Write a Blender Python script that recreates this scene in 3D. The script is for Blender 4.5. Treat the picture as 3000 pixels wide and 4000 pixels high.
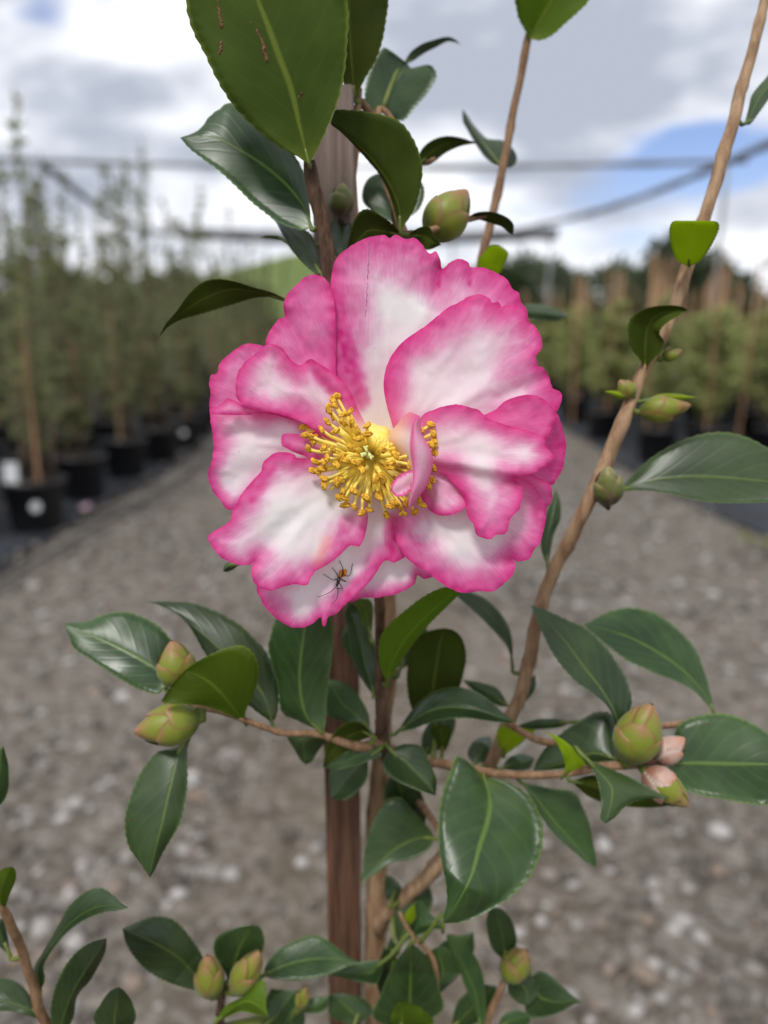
import bpy, bmesh, math, random
import numpy as np
from mathutils import Vector, Matrix, noise as mnoise

R = math.radians
random.seed(7)
scene = bpy.context.scene
for o in list(bpy.data.objects):
    bpy.data.objects.remove(o)

# ------------------------------------------------------------------ camera
F_PX = 3004.0            # focal length in photograph pixels (3000 x 4000)
PITCH = R(13.5)
CAM = Vector((0.0, 0.0, 1.0))
FWD = Vector((0, math.cos(PITCH), -math.sin(PITCH)))
UPV = Vector((0, math.sin(PITCH), math.cos(PITCH)))
RGT = Vector((1, 0, 0))
cd = bpy.data.cameras.new('camera'); cam = bpy.data.objects.new('camera', cd)
scene.collection.objects.link(cam)
cam.location = CAM; cam.rotation_euler = (R(90) - PITCH, 0, 0)
cd.sensor_fit = 'VERTICAL'; cd.sensor_height = 24.0; cd.lens = 24.0 * F_PX / 4000.0
cd.clip_start = 0.01; cd.clip_end = 2000
cd.dof.use_dof = True; cd.dof.focus_distance = 0.1855; cd.dof.aperture_fstop = 5.2
cd.dof.aperture_blades = 0
scene.camera = cam
scene.cycles.max_bounces = 8; scene.cycles.diffuse_bounces = 6; scene.cycles.glossy_bounces = 2; scene.cycles.transmission_bounces = 4; scene.cycles.transparent_max_bounces = 4
scene.cycles.use_denoising = True; scene.cycles.caustics_reflective = False; scene.cycles.caustics_refractive = False
scene.render.resolution_x = 768; scene.render.resolution_y = 1024

def P(x, y, d):
    """photo pixel + distance along the view axis -> world point"""
    x, y, d = float(x), float(y), float(d)
    return CAM + d * (FWD + RGT * ((x - 1500.0) / F_PX) - UPV * ((y - 2000.0) / F_PX))

def px_dir(x, y):
    return (FWD + RGT * ((x - 1500.0) / F_PX) - UPV * ((y - 2000.0) / F_PX)).normalized()

# ------------------------------------------------------------------ light
SUN_EL, SUN_AZ = R(58), R(205)          # azimuth from +Y, clockwise: behind the camera, left
scene.view_settings.view_transform = 'Standard'
scene.view_settings.look = 'None'
scene.view_settings.exposure = 0.66
scene.view_settings.gamma = 1.0
scene.view_settings.use_curve_mapping = False

sd = bpy.data.lights.new('sun', 'SUN'); sun = bpy.data.objects.new('sun', sd)
scene.collection.objects.link(sun)
sd.energy = 1.5; sd.angle = R(13); sd.color = (1.0, 0.97, 0.92)
sdir = Vector((math.sin(SUN_AZ) * math.cos(SUN_EL), math.cos(SUN_AZ) * math.cos(SUN_EL), math.sin(SUN_EL)))
sun.rotation_euler = sdir.to_track_quat('Z', 'Y').to_euler()
sun.location = (0, -3, 6)

class NT:
    """small node-graph helper"""
    def __init__(s, tree): s.t = tree; s.n = tree.nodes; s.n.clear()
    def node(s, typ, **kw):
        n = s.n.new(typ)
        for k, v in kw.items():
            if k == 'inp':
                for a, b in v.items(): s.set(n, a, b)
            else: setattr(n, k, v)
        return n
    def set(s, n, key, v):
        sock = n.inputs[key]
        if isinstance(v, bpy.types.NodeSocket): s.t.links.new(v, sock)
        else: sock.default_value = v
    def math(s, op, a, b=None, c=None, clamp=False):
        n = s.node('ShaderNodeMath', operation=op, use_clamp=clamp)
        s.set(n, 0, a)
        if b is not None: s.set(n, 1, b)
        if c is not None: s.set(n, 2, c)
        return n.outputs[0]
    def vmath(s, op, a, b=None):
        n = s.node('ShaderNodeVectorMath', operation=op); s.set(n, 0, a)
        if b is not None: s.set(n, 1, b)
        return n.outputs[1] if op in ('DOT_PRODUCT', 'LENGTH', 'DISTANCE') else n.outputs[0]
    def mix(s, f, a, b, blend='MIX'):
        n = s.node('ShaderNodeMix', data_type='RGBA', blend_type=blend)
        s.set(n, 0, f); s.set(n, 6, a); s.set(n, 7, b)
        return n.outputs[2]
    def noise(s, vec, scale, detail=3.0, rough=0.5, dist=0.0):
        n = s.node('ShaderNodeTexNoise')
        if vec is not None: s.set(n, 'Vector', vec)
        s.set(n, 'Scale', scale); s.set(n, 'Detail', detail); s.set(n, 'Roughness', rough); s.set(n, 'Distortion', dist)
        return n.outputs[0]
    def ramp(s, f, lo, hi, a=0.0, b=1.0):
        n = s.node('ShaderNodeMapRange', interpolation_type='SMOOTHSTEP')
        s.set(n, 0, f); s.set(n, 1, lo); s.set(n, 2, hi); s.set(n, 3, a); s.set(n, 4, b)
        return n.outputs[0]
    def mapping(s, vec, scale=(1, 1, 1), loc=(0, 0, 0)):
        n = s.node('ShaderNodeMapping'); s.set(n, 'Vector', vec); s.set(n, 'Scale', scale); s.set(n, 'Location', loc)
        return n.outputs[0]
    def attr(s, name): return s.node('ShaderNodeAttribute', attribute_name=name)
    def bump(s, h, strength=0.3, dist=0.001):
        n = s.node('ShaderNodeBump'); s.set(n, 'Strength', strength); s.set(n, 'Distance', dist); s.set(n, 'Height', h)
        return n.outputs[0]

def C(r, g, b): return (r, g, b, 1.0)

world = bpy.data.worlds.new('World'); scene.world = world; world.use_nodes = True
w = NT(world.node_tree)
sky = w.node('ShaderNodeTexSky', sky_type='NISHITA', sun_disc=False)
sky.sun_elevation = SUN_EL; sky.sun_rotation = SUN_AZ
sky.air_density = 1.0; sky.dust_density = 0.6; sky.ozone_density = 1.6
tc = w.node('ShaderNodeTexCoord')
dirv = tc.outputs['Generated']
blue = w.node('ShaderNodeVectorMath', operation='SCALE')
w.set(blue, 0, sky.outputs[0]); blue.inputs['Scale'].default_value = 0.085
blue = w.mix(1.0, blue.outputs[0], C(0.98, 0.94, 1.12), 'MULTIPLY')
stre = w.mapping(dirv, (1.0, 1.0, 2.6))
n_big = w.noise(stre, 3.2, 3, 0.55, 0.3)
n_gap = w.noise(w.mapping(dirv, (1, 1, 2.8), (3.1, 1.7, 0.4)), 2.4, 3, 0.55, 0.2)
n_fine = w.noise(w.mapping(dirv, (1, 1, 2.2), (8.3, 2.2, 4.4)), 8.0, 3, 0.55, 0.0)
def lobe(px, py, radius, ysq=1.0):
    d = px_dir(px, py)
    diff = w.vmath('SUBTRACT', dirv, tuple(d))
    diff = w.mapping(diff, (1, 1, ysq))
    ln = w.vmath('LENGTH', diff)
    return w.ramp(ln, 0.0, radius, 1.0, 0.0)
gap = w.math('MULTIPLY', w.math('SUBTRACT', n_gap, 0.60), 3.0)
for (lx, ly, lr, ys, amp) in ((165, 15, 0.10, 1.2, 1.15), (2620, 590, 0.19, 2.3, 1.0), (2950, 640, 0.15, 2.0, 0.6), (2050, 740, 0.20, 3.4, 0.55),
                              (480, 360, 0.3, 1.0, -0.5), (1950, 350, 0.30, 1.3, -0.6), (1300, 820, .2, 2, -.4)):
    gap = w.math('ADD', gap, w.math('MULTIPLY', lobe(lx, ly, lr, ys), amp))
gap = w.math('ADD', gap, w.math('MULTIPLY', w.math('SUBTRACT', n_fine, 0.5), 0.9))
gapf = w.ramp(gap, 0.12, 0.62)
shade = w.math('ADD', w.math('MULTIPLY', n_big, 0.62), w.math('MULTIPLY', n_fine, 0.38))
for (lx, ly, lr, ys, amp) in ((1950, 400, 0.26, 1.6, -0.16), (2450, 330, 0.2, 2.2, -0.12), (500, 380, 0.13, 1.2, -0.10), (560, 180, .12, 1, .10), (2400, 520, .16, 3.0, .14), (1250, 900, .3, 3, .1)):
    shade = w.math('ADD', shade, w.math('MULTIPLY', lobe(lx, ly, lr, ys), amp))
cloud = w.mix(w.ramp(shade, 0.38, 0.60), C(0.315, 0.345, 0.41), C(0.74, 0.75, 0.79))
skycol = w.mix(gapf, cloud, blue)
bg = w.node('ShaderNodeBackground'); w.set(bg, 'Color', skycol); w.set(bg, 'Strength', 1.0)
world.cycles.sampling_method = 'NONE'
wo = w.node('ShaderNodeOutputWorld'); w.t.links.new(bg.outputs[0], wo.inputs[0])

# ------------------------------------------------------------------ object helpers
COL = scene.collection
def link(o, parent=None):
    COL.objects.link(o)
    if parent is not None: o.parent = parent
    return o
def empty(name, loc=(0, 0, 0), rz=0.0):
    o = bpy.data.objects.new(name, None); o.location = loc; o.rotation_euler = (0, 0, rz); o.empty_display_size = 0.05
    return link(o)
def tag(o, label=None, cat=None, group=None, kind=None):
    if label: o['label'] = label
    if cat: o['category'] = cat
    if group: o['group'] = group
    if kind: o['kind'] = kind
    return o
def mesh_obj(name, verts, faces, mats, parent=None, smooth=True, midx=None, uv=None, attrs=None):
    me = bpy.data.meshes.new(name)
    me.from_pydata([tuple(v) for v in verts], [], faces)
    for m in (mats if isinstance(mats, (list, tuple)) else [mats]): me.materials.append(m)
    if smooth: me.polygons.foreach_set('use_smooth', [True] * len(me.polygons))
    if midx is not None: me.polygons.foreach_set('material_index', midx)
    if uv is not None:
        l = me.uv_layers.new(name='UVMap')
        vi = np.empty(len(me.loops), dtype=np.int32); me.loops.foreach_get('vertex_index', vi)
        l.data.foreach_set('uv', np.asarray(uv, dtype=np.float32)[vi].ravel())
    if attrs:
        for k, a in attrs.items():
            at = me.attributes.new(k, 'FLOAT', 'POINT'); at.data.foreach_set('value', np.asarray(a, dtype=np.float32))
    me.update()
    return link(bpy.data.objects.new(name, me), parent)
def copy_tree(o, parent=None):
    c = o.copy(); link(c, parent)
    for ch in o.children: copy_tree(ch, c)
    return c

def resample(pts, n, closed=False):
    """Catmull-Rom through pts (any dimension), n samples evenly by arc length"""
    p = np.asarray(pts, dtype=float)
    if len(p) == 2: dense = np.array([p[0] + (p[1] - p[0]) * t for t in np.linspace(0, 1, 60)])
    else:
        ext = np.vstack([2 * p[0] - p[1], p, 2 * p[-1] - p[-2]]); out = []
        for i in range(len(p) - 1):
            a, b, c, d = ext[i:i + 4]
            for t in np.linspace(0, 1, 14, endpoint=False):
                out.append(0.5 * (2 * b + (c - a) * t + (2 * a - 5 * b + 4 * c - d) * t * t + (3 * b - a - 3 * c + d) * t ** 3))
        out.append(p[-1]); dense = np.array(out)
    s = np.r_[0, np.cumsum(np.linalg.norm(np.diff(dense[:, :2] if dense.shape[1] == 3 and False else dense, axis=0), axis=1))]
    tt = np.linspace(0, s[-1], n)
    return np.stack([np.interp(tt, s, dense[:, k]) for k in range(dense.shape[1])], axis=1)

def tube_geo(path, radii, seg=10, cap=True, jitter=0.0, flat=None):
    """verts, faces, uv for a swept tube through world points"""
    pts = [Vector(p) for p in path]; n = len(pts)
    V, Fc, U = [], [], []
    t0 = (pts[1] - pts[0]).normalized()
    ref = Vector((0, 0, 1)) if abs(t0.z) < 0.9 else Vector((1, 0, 0))
    nrm = (ref - t0 * ref.dot(t0)).normalized(); L = 0
    for i in range(n):
        t = (pts[min(i + 1, n - 1)] - pts[max(i - 1, 0)]).normalized()
        nrm = (nrm - t * nrm.dot(t)).normalized(); bn = t.cross(nrm)
        if i: L += (pts[i] - pts[i - 1]).length
        r = radii[i] if hasattr(radii, '__len__') else radii
        for k in range(seg):
            a = 2 * math.pi * k / seg
            rr = r * (1 + (random.uniform(-jitter, jitter) if jitter else 0))
            ca, sa = math.cos(a), math.sin(a)
            if flat: sa *= flat
            V.append(pts[i] + nrm * ca * rr + bn * sa * rr); U.append((k / seg, L))
    for i in range(n - 1):
        for k in range(seg):
            k2 = (k + 1) % seg
            Fc.append((i * seg + k, i * seg + k2, (i + 1) * seg + k2, (i + 1) * seg + k))
    if cap:
        Fc.append(tuple(range(seg - 1, -1, -1))); Fc.append(tuple((n - 1) * seg + k for k in range(seg)))
    return V, Fc, U
def lathe_geo(profile, seg=20):
    V, Fc = [], []
    for r, z in profile:
        for k in range(seg):
            a = 2 * math.pi * k / seg; V.append((r * math.cos(a), r * math.sin(a), z))
    for i in range(len(profile) - 1):
        for k in range(seg):
            k2 = (k + 1) % seg; Fc.append((i * seg + k, i * seg + k2, (i + 1) * seg + k2, (i + 1) * seg + k))
    return V, Fc
def box_geo(x0, x1, y0, y1, z0, z1):
    V = [(x0, y0, z0), (x1, y0, z0), (x1, y1, z0), (x0, y1, z0), (x0, y0, z1), (x1, y0, z1), (x1, y1, z1), (x0, y1, z1)]
    return V, [(3, 2, 1, 0), (4, 5, 6, 7), (0, 1, 5, 4), (1, 2, 6, 5), (2, 3, 7, 6), (3, 0, 4, 7)]
class Geo:
    def __init__(s): s.v, s.f, s.m, s.u = [], [], [], []
    def add(s, V, Fc, m=0, U=None):
        o = len(s.v); s.v += [tuple(v) for v in V]; s.f += [tuple(i + o for i in f) for f in Fc]; s.m += [m] * len(Fc)
        s.u += list(U) if U is not None else [(0, 0)] * len(V)
        return s
    def build(s, name, mats, parent=None, smooth=True): return mesh_obj(name, s.v, s.f, mats, parent, smooth, s.m, s.u)

# ------------------------------------------------------------------ materials
def mat(name):
    m = bpy.data.materials.new(name); m.use_nodes = True
    g = NT(m.node_tree); out = g.node('ShaderNodeOutputMaterial')
    return m, g, out
def pbsdf(g, col, rough=0.5, spec=0.5, normal=None, **kw):
    b = g.node('ShaderNodeBsdfPrincipled'); g.set(b, 'Base Color', col); g.set(b, 'Roughness', rough); g.set(b, 'Specular IOR Level', spec)
    if normal is not None: g.set(b, 'Normal', normal)
    for k, v in kw.items(): g.set(b, k, v)
    return b.outputs[0]
def with_trans(g, surf, col, amount, out, normal=None):
    t = g.node('ShaderNodeBsdfTranslucent'); g.set(t, 'Color', col)
    if normal is not None: g.set(t, 'Normal', normal)
    mx = g.node('ShaderNodeMixShader'); g.set(mx, 0, amount)
    g.t.links.new(surf, mx.inputs[1]); g.t.links.new(t.outputs[0], mx.inputs[2]); g.t.links.new(mx.outputs[0], out.inputs[0])
def simple(name, a, b, scale=8.0, rough=0.6, spec=0.4, bump=0.2, bdist=0.002, stretch=(1, 1, 1), detail=5, coords='Object'):
    m, g, out = mat(name)
    v = g.mapping(g.node('ShaderNodeTexCoord').outputs[coords], stretch)
    n = g.noise(v, scale, detail, 0.6)
    col = g.mix(g.ramp(n, 0.3, 0.7), C(*a), C(*b))
    g.t.links.new(pbsdf(g, col, rough, spec, g.bump(n, bump, bdist)), out.inputs[0])
    return m

def leaf_material(name, dark, light, rib, rough, spec, trans, tcol, vein=0.35, gloss_var=0.15):
    m, g, out = mat(name)
    uv = g.node('ShaderNodeUVMap'); uv.uv_map = 'UVMap'
    sx = g.node('ShaderNodeSeparateXYZ'); g.set(sx, 0, uv.outputs[0])
    u, v = sx.outputs[0], sx.outputs[1]
    oi = g.node('ShaderNodeObjectInfo')
    obj = g.node('ShaderNodeTexCoord').outputs['Object']
    lat = g.math('ABSOLUTE', g.math('SUBTRACT', g.math('MULTIPLY', v, 2.0), 1.0))
    n = g.noise(obj, 90, 5, 0.6)
    nb = g.noise(obj, 25, 2, 0.5)
    col = g.mix(g.ramp(g.math('ADD', g.math('MULTIPLY', n, .5), g.math('MULTIPLY', nb, .5)), 0.35, 0.65), C(*dark), C(*light))
    # side veins run obliquely from the midrib
    ph = g.math('ADD', g.math('MULTIPLY', u, 46.0), g.math('MULTIPLY', lat, -17.0))
    ph = g.math('ADD', ph, g.math('MULTIPLY', g.math('SUBTRACT', nb, .5), 7.0))
    sv = g.math('POWER', g.math('ADD', g.math('MULTIPLY', g.math('SINE', ph), 0.5), 0.5), 8.0)
    col = g.mix(g.math('MULTIPLY', sv, vein * .6), col, C(*[min(1, (x * 1.7)) for x in light]))
    ribw = g.math('MULTIPLY_ADD', u, -0.045, 0.062)
    ribm = g.ramp(g.math('DIVIDE', lat, ribw), 0.35, 1.6, 0.85, 0.0)
    col = g.mix(ribm, col, C(*rib))
    mgn = g.ramp(lat, 0.93, 1.0, 0.0, 0.5)
    col = g.mix(mgn, col, C(*[min(1, x * 1.35 + .02) for x in rib]))
    # yellower towards the petiole, small brown specks
    col = g.mix(g.ramp(u, 0.0, 0.14, 0.55, 0.0), col, C(*rib))
    spk = g.ramp(g.noise(obj, 420, 2, 0.5), 0.70, 0.76)
    col = g.mix(g.math('MULTIPLY', spk, 0.55), col, C(0.05, 0.035, 0.015))
    hs = g.node('ShaderNodeHueSaturation'); g.set(hs, 'Color', col)
    g.set(hs, 'Value', g.math('MULTIPLY_ADD', oi.outputs['Random'], 0.55, 0.72))
    g.set(hs, 'Hue', g.math('MULTIPLY_ADD', oi.outputs['Random'], 0.02, 0.49))
    col = hs.outputs[0]
    h = g.math('ADD', g.math('MULTIPLY', sv, -0.10), g.math('ADD', g.math('MULTIPLY', n, 0.22), g.math('MULTIPLY', ribm, 0.35)))
    nrm = g.bump(h, 0.35, 0.0006)
    rg = g.math('MULTIPLY_ADD', nb, gloss_var * 2, rough - gloss_var)
    with_trans(g, pbsdf(g, col, rg, spec, nrm), C(*tcol), trans, out, nrm)
    return m
M_LT = leaf_material('leaf_top', (0.016, 0.038, 0.010), (0.042, 0.080, 0.020), (0.105, 0.165, 0.030), 0.36, 0.45, 0.10, (0.12, 0.26, 0.03), .30)
M_LU = leaf_material('leaf_underside', (0.036, 0.056, 0.006), (0.055, 0.080, 0.009), (0.125, 0.155, 0.022), 0.62, 0.10, 0.20, (0.17, 0.28, 0.012), 0.10)
M_LY = leaf_material('leaf_young', (0.24, 0.34, 0.012), (0.34, 0.44, 0.018), (0.42, 0.48, 0.07), 0.5, 0.25, 0.55, (0.62, 0.78, 0.03), 0.2)
M_LB = leaf_material('leaf_fresh', (0.075, 0.120, 0.008), (0.105, 0.165, 0.012), (0.20, 0.26, 0.03), 0.5, 0.25, 0.42, (0.36, 0.52, 0.02), 0.15)
M_LRIM = simple('leaf_rim', (0.13, 0.18, 0.03), (0.22, 0.27, 0.05), 60, 0.5, 0.3, 0.0)
M_PET = simple('leaf_stalk', (0.075, 0.115, 0.018), (0.15, 0.18, 0.03), 60, 0.5, 0.4, 0.0)
M_BARKD = simple('bark_dark', (0.045, 0.024, 0.015), (0.15, 0.085, 0.050), 420, 0.75, 0.25, 0.6, 0.0006, (1, 1, .35))
M_BARKT = simple('bark_tan', (0.21, 0.120, 0.065), (0.42, 0.275, 0.165), 380, 0.75, 0.25, 0.6, 0.0006, (1, 1, .25))
M_TWIG = simple('bark_twig', (0.16, 0.085, 0.045), (0.30, 0.18, 0.10), 420, 0.7, 0.25, 0.5, 0.0005, (1, 1, .4))
def stake_material():
    m, g, out = mat('stake_wood'); o = g.node('ShaderNodeTexCoord').outputs['Object']
    v = g.mapping(o, (6, 6, .35)); n = g.noise(v, 60, 5, .6); n2 = g.noise(g.mapping(o, (1, 1, .6)), 22, 3, .6)
    col = g.mix(g.ramp(n, .3, .7), C(0.055, 0.024, 0.015), C(0.185, 0.092, 0.058))
    sx = g.node('ShaderNodeSeparateXYZ'); g.set(sx, 0, o)      # blends to a paler grey towards the top
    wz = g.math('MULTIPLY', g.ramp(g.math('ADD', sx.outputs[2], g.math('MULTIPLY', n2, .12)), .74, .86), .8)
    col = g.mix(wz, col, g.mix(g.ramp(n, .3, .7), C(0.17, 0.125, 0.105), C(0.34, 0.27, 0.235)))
    col = g.mix(g.ramp(n2, .58, .72, 0, .6), col, C(0.035, 0.014, 0.010))
    g.t.links.new(pbsdf(g, col, .55, .35, g.bump(n, .5, .0015)), out.inputs[0]); return m
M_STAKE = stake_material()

def petal_material():
    m, g, out = mat('petal')
    uv = g.node('ShaderNodeUVMap'); uv.uv_map = 'UVMap'
    obj = g.node('ShaderNodeTexCoord').outputs['Object']
    pk = g.attr('pink').outputs['Fac']; bs = g.attr('basal').outputs['Fac']
    st1 = g.noise(g.mapping(uv.outputs[0], (130, 10.0, 1)), 1.0, 3, 0.65, 0.6)
    st2 = g.noise(g.mapping(uv.outputs[0], (260, 24, 1)), 1.0, 2, 0.6, 0.4)
    bl = g.noise(obj, 130, 4, 0.6); blo = g.noise(obj, 55, 2, 0.5)
    s = g.math('ADD', g.math('MULTIPLY', st1, 0.34), g.math('ADD', g.math('MULTIPLY', st2, 0.24), g.math('ADD', g.math('MULTIPLY', bl, 0.20), g.math('MULTIPLY', blo, 0.22))))
    s = g.math('MULTIPLY', g.math('SUBTRACT', s, 0.5), 0.9)
    edge = g.math('MULTIPLY', g.math('MULTIPLY', pk, g.math('SUBTRACT', 1.45, pk)), 1.5)
    f = g.math('ADD', pk, g.math('MULTIPLY', s, edge))
    white = g.mix(g.ramp(bl, .35, .65), C(0.92, 0.865, 0.87), C(0.945, 0.915, 0.905))
    col = g.mix(g.ramp(f, 0.02, 0.45), white, C(0.82, 0.40, 0.60))
    col = g.mix(g.ramp(f, 0.24, 0.68), col, C(0.75, 0.135, 0.375))
    col = g.mix(g.ramp(f, 0.58, 0.98), col, C(0.66, 0.026, 0.225))
    vn = g.ramp(g.noise(g.mapping(uv.outputs[0], (420, 9, 1)), 1.0, 2, .5, 1.2), .56, .70, 0, .22)
    col = g.mix(g.math('MULTIPLY', vn, g.ramp(f, .05, .7)), col, C(0.60, 0.06, 0.26))
    col = g.mix(bs, col, C(0.88, 0.56, 0.25)); col = g.mix(g.attr('stain').outputs['Fac'], col, C(0.78, 0.20, 0.14))
    col = g.mix(g.ramp(g.noise(obj, 520, 2, .5), 0.74, 0.79, 0.0, 0.35), col, C(0.55, 0.25, 0.06))
    h = g.math('ADD', g.math('MULTIPLY', st2, 0.30), g.math('ADD', g.math('MULTIPLY', st1, 0.30), g.math('MULTIPLY', bl, .6)))
    nrm = g.bump(h, 0.16, 0.0005)
    p = pbsdf(g, col, 0.55, 0.22, nrm)
    with_trans(g, p, col, 0.36, out, nrm)
    return m
M_PETAL = petal_material()

# ------------------------------------------------------------------ the setting
def ground_material():
    m, g, out = mat('gravel_ground')
    o = g.node('ShaderNodeTexCoord').outputs['Object']
    n1 = g.noise(o, 1.3, 4, .6); n2 = g.noise(o, 15, 6, .7); n3 = g.noise(o, 110, 3, .6)
    vo = g.node('ShaderNodeTexVoronoi'); g.set(vo, 'Vector', o); g.set(vo, 'Scale', 55.0)
    base = g.mix(g.ramp(n1, .35, .65), C(0.090, 0.078, 0.062), C(0.150, 0.132, 0.107))
    col = g.mix(g.ramp(n2, .45, .68), base, C(0.245, 0.220, 0.190))
    sxy = g.node('ShaderNodeSeparateXYZ'); g.set(sxy, 0, o)      # compacted earth strip between the wheel tracks
    strip = g.ramp(g.math('ADD', g.math('ABSOLUTE', sxy.outputs[0]), g.math('MULTIPLY', g.math('SUBTRACT', n1, .5), .5)), .12, .52, .75, 0)
    col = g.mix(strip, col, g.mix(g.ramp(n2, .4, .7), C(0.105, 0.082, 0.056), C(0.165, 0.136, 0.10)))
    vcol = g.node('ShaderNodeSeparateXYZ'); g.set(vcol, 0, vo.outputs['Color'])
    col = g.mix(g.math('MULTIPLY', g.ramp(vcol.outputs[0], .55, .9), .55), col, C(0.28, 0.25, 0.22))
    col = g.mix(g.math('MULTIPLY', g.ramp(n3, .3, .5, 1, 0), .5), col, C(0.060, 0.046, 0.034))
    h = g.math('ADD', n2, g.math('SUBTRACT', n3, vo.outputs['Distance']))
    g.t.links.new(pbsdf(g, col, .85, .2, g.bump(h, .7, .012)), out.inputs[0])
    return m
M_GROUND = ground_material()
M_GRASS = simple('pasture', (0.075, 0.115, 0.030), (0.16, 0.20, 0.055), .25, .9, .1, 0)
M_MAT = simple('weed_mat_black', (0.012, 0.013, 0.016), (0.032, 0.036, 0.046), 3.0, .7, .35, .3, .004)
M_POT = simple('pot_plastic', (0.008, 0.008, 0.009), (0.016, 0.016, 0.018), 9, .42, .5, .05)
M_SOIL = simple('potting_mix', (0.020, 0.014, 0.010), (0.075, 0.052, 0.036), 40, .9, .2, .8, .01)
M_STEM = simple('sapling_bark', (0.09, 0.065, 0.042), (0.20, 0.15, 0.10), 30, .8, .2, .3)
M_STK2 = simple('hardwood_stake', (0.36, 0.20, 0.11), (0.52, 0.33, 0.20), 12, .75, .2, .2, .003, (3, 3, .4))
M_STK3 = simple('bamboo_stake', (0.30, 0.20, 0.10), (0.42, 0.30, 0.16), 12, .7, .25, .2, .003, (3, 3, .4))
M_WHITE = simple('white_label', (0.72, 0.73, 0.74), (0.82, 0.82, 0.82), 20, .5, .4, 0)
M_STEEL = simple('galvanised_post', (0.20, 0.21, 0.22), (0.34, 0.35, 0.36), 8, .5, .5, .1)
M_CLOTH = simple('shade_cloth', (0.14, 0.143, 0.155), (0.24, 0.245, 0.26), 14, .85, .2, .5, .02)
M_PIPE = simple('irrigation_pipe', (0.02, 0.02, 0.022), (0.05, 0.05, 0.055), 10, .45, .5, 0)
M_PINKP = simple('fallen_petal_pink', (0.74, 0.46, 0.55), (0.80, 0.60, 0.66), 40, .5, .3, 0)

def foliage_mat(name, a, b, c):
    m, g, out = mat(name)
    gi = g.node('ShaderNodeNewGeometry'); oi = g.node('ShaderNodeObjectInfo')
    r = gi.outputs['Random Per Island']
    col = g.mix(g.ramp(r, 0, .6), C(*a), C(*b)); col = g.mix(g.ramp(r, .75, 1.0), col, C(*c))
    hs = g.node('ShaderNodeHueSaturation'); g.set(hs, 'Color', col); g.set(hs, 'Value', g.math('MULTIPLY_ADD', oi.outputs['Random'], .5, .75))
    with_trans(g, pbsdf(g, hs.outputs[0], .5, .4), hs.outputs[0], .45, out)
    return m
M_F1 = foliage_mat('foliage_grey_green', (0.17, 0.20, 0.085), (0.26, 0.29, 0.13), (0.35, 0.36, 0.18))
M_F2 = foliage_mat('foliage_pale_green', (0.32, 0.35, 0.14), (0.46, 0.49, 0.20), (0.54, 0.56, 0.27))
M_F3 = foliage_mat('foliage_dark_tree', (0.085, 0.11, 0.062), (0.13, 0.16, 0.09), (0.06, 0.085, 0.03))
M_F4 = foliage_mat('foliage_mid_tree', (0.04, 0.065, 0.022), (0.07, 0.105, 0.035), (0.11, 0.14, 0.045))

def grid_sheet(name, x0, x1, y0, y1, nx, ny, zf, m):
    V = []; Fc = []
    for j in range(ny + 1):
        for i in range(nx + 1):
            x = x0 + (x1 - x0) * i / nx; y = y0 + (y1 - y0) * (j / ny) ** 1.6; V.append((x, y, zf(x, y)))
    for j in range(ny):
        for i in range(nx):
            a = j * (nx + 1) + i; Fc.append((a, a + 1, a + nx + 2, a + nx + 1))
    return mesh_obj(name, V, Fc, m)
def hillz(x, y):
    t = max(0.0, (y - 45.0) / 120.0)
    return -0.012 + 7.5 * t ** 1.4 * (0.6 + 0.5 * math.sin(x * 0.02 + 2.0)) * (1.0 if t > 0 else 0)
o = grid_sheet('ground', -260, 260, -30, 420, 60, 60, hillz, M_GRASS); tag(o, kind='structure')
def pathz(x, y): return 0.018 * mnoise.noise(Vector((x * 1.1, y * .9, 0)))
o = grid_sheet('gravel_path', -9, 11, -3, 42, 40, 90, lambda x, y: 0.004 + pathz(x, y) * .5, M_GROUND); tag(o, kind='structure')
def mat_sheet(name, x_in, x_out):
    V = []; Fc = []; n = 60
    for j in range(n + 1):
        y = -1 + 41 * (j / n) ** 1.5; wob = 0.05 * math.sin(y * 1.7 + x_in) + 0.03 * math.sin(y * 4.1)
        for k in range(9):
            t = k / 8; x = x_in + wob + (x_out - x_in) * t
            V.append((x, y, 0.022 + pathz(x, y) * .5 * (1 - 0.5 * t) + (0.01 * math.sin(y * 3 + k) if 0 < k < 8 else 0)))
    for j in range(n):
        for k in range(8):
            a = j * 9 + k; Fc.append((a, a + 1, a + 10, a + 9))
    o = mesh_obj(name, V, Fc, M_MAT); tag(o, kind='structure')
mat_sheet('weed_mat_left', -1.56, -8.5); mat_sheet('weed_mat_right', 1.78, 10.5)

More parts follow.
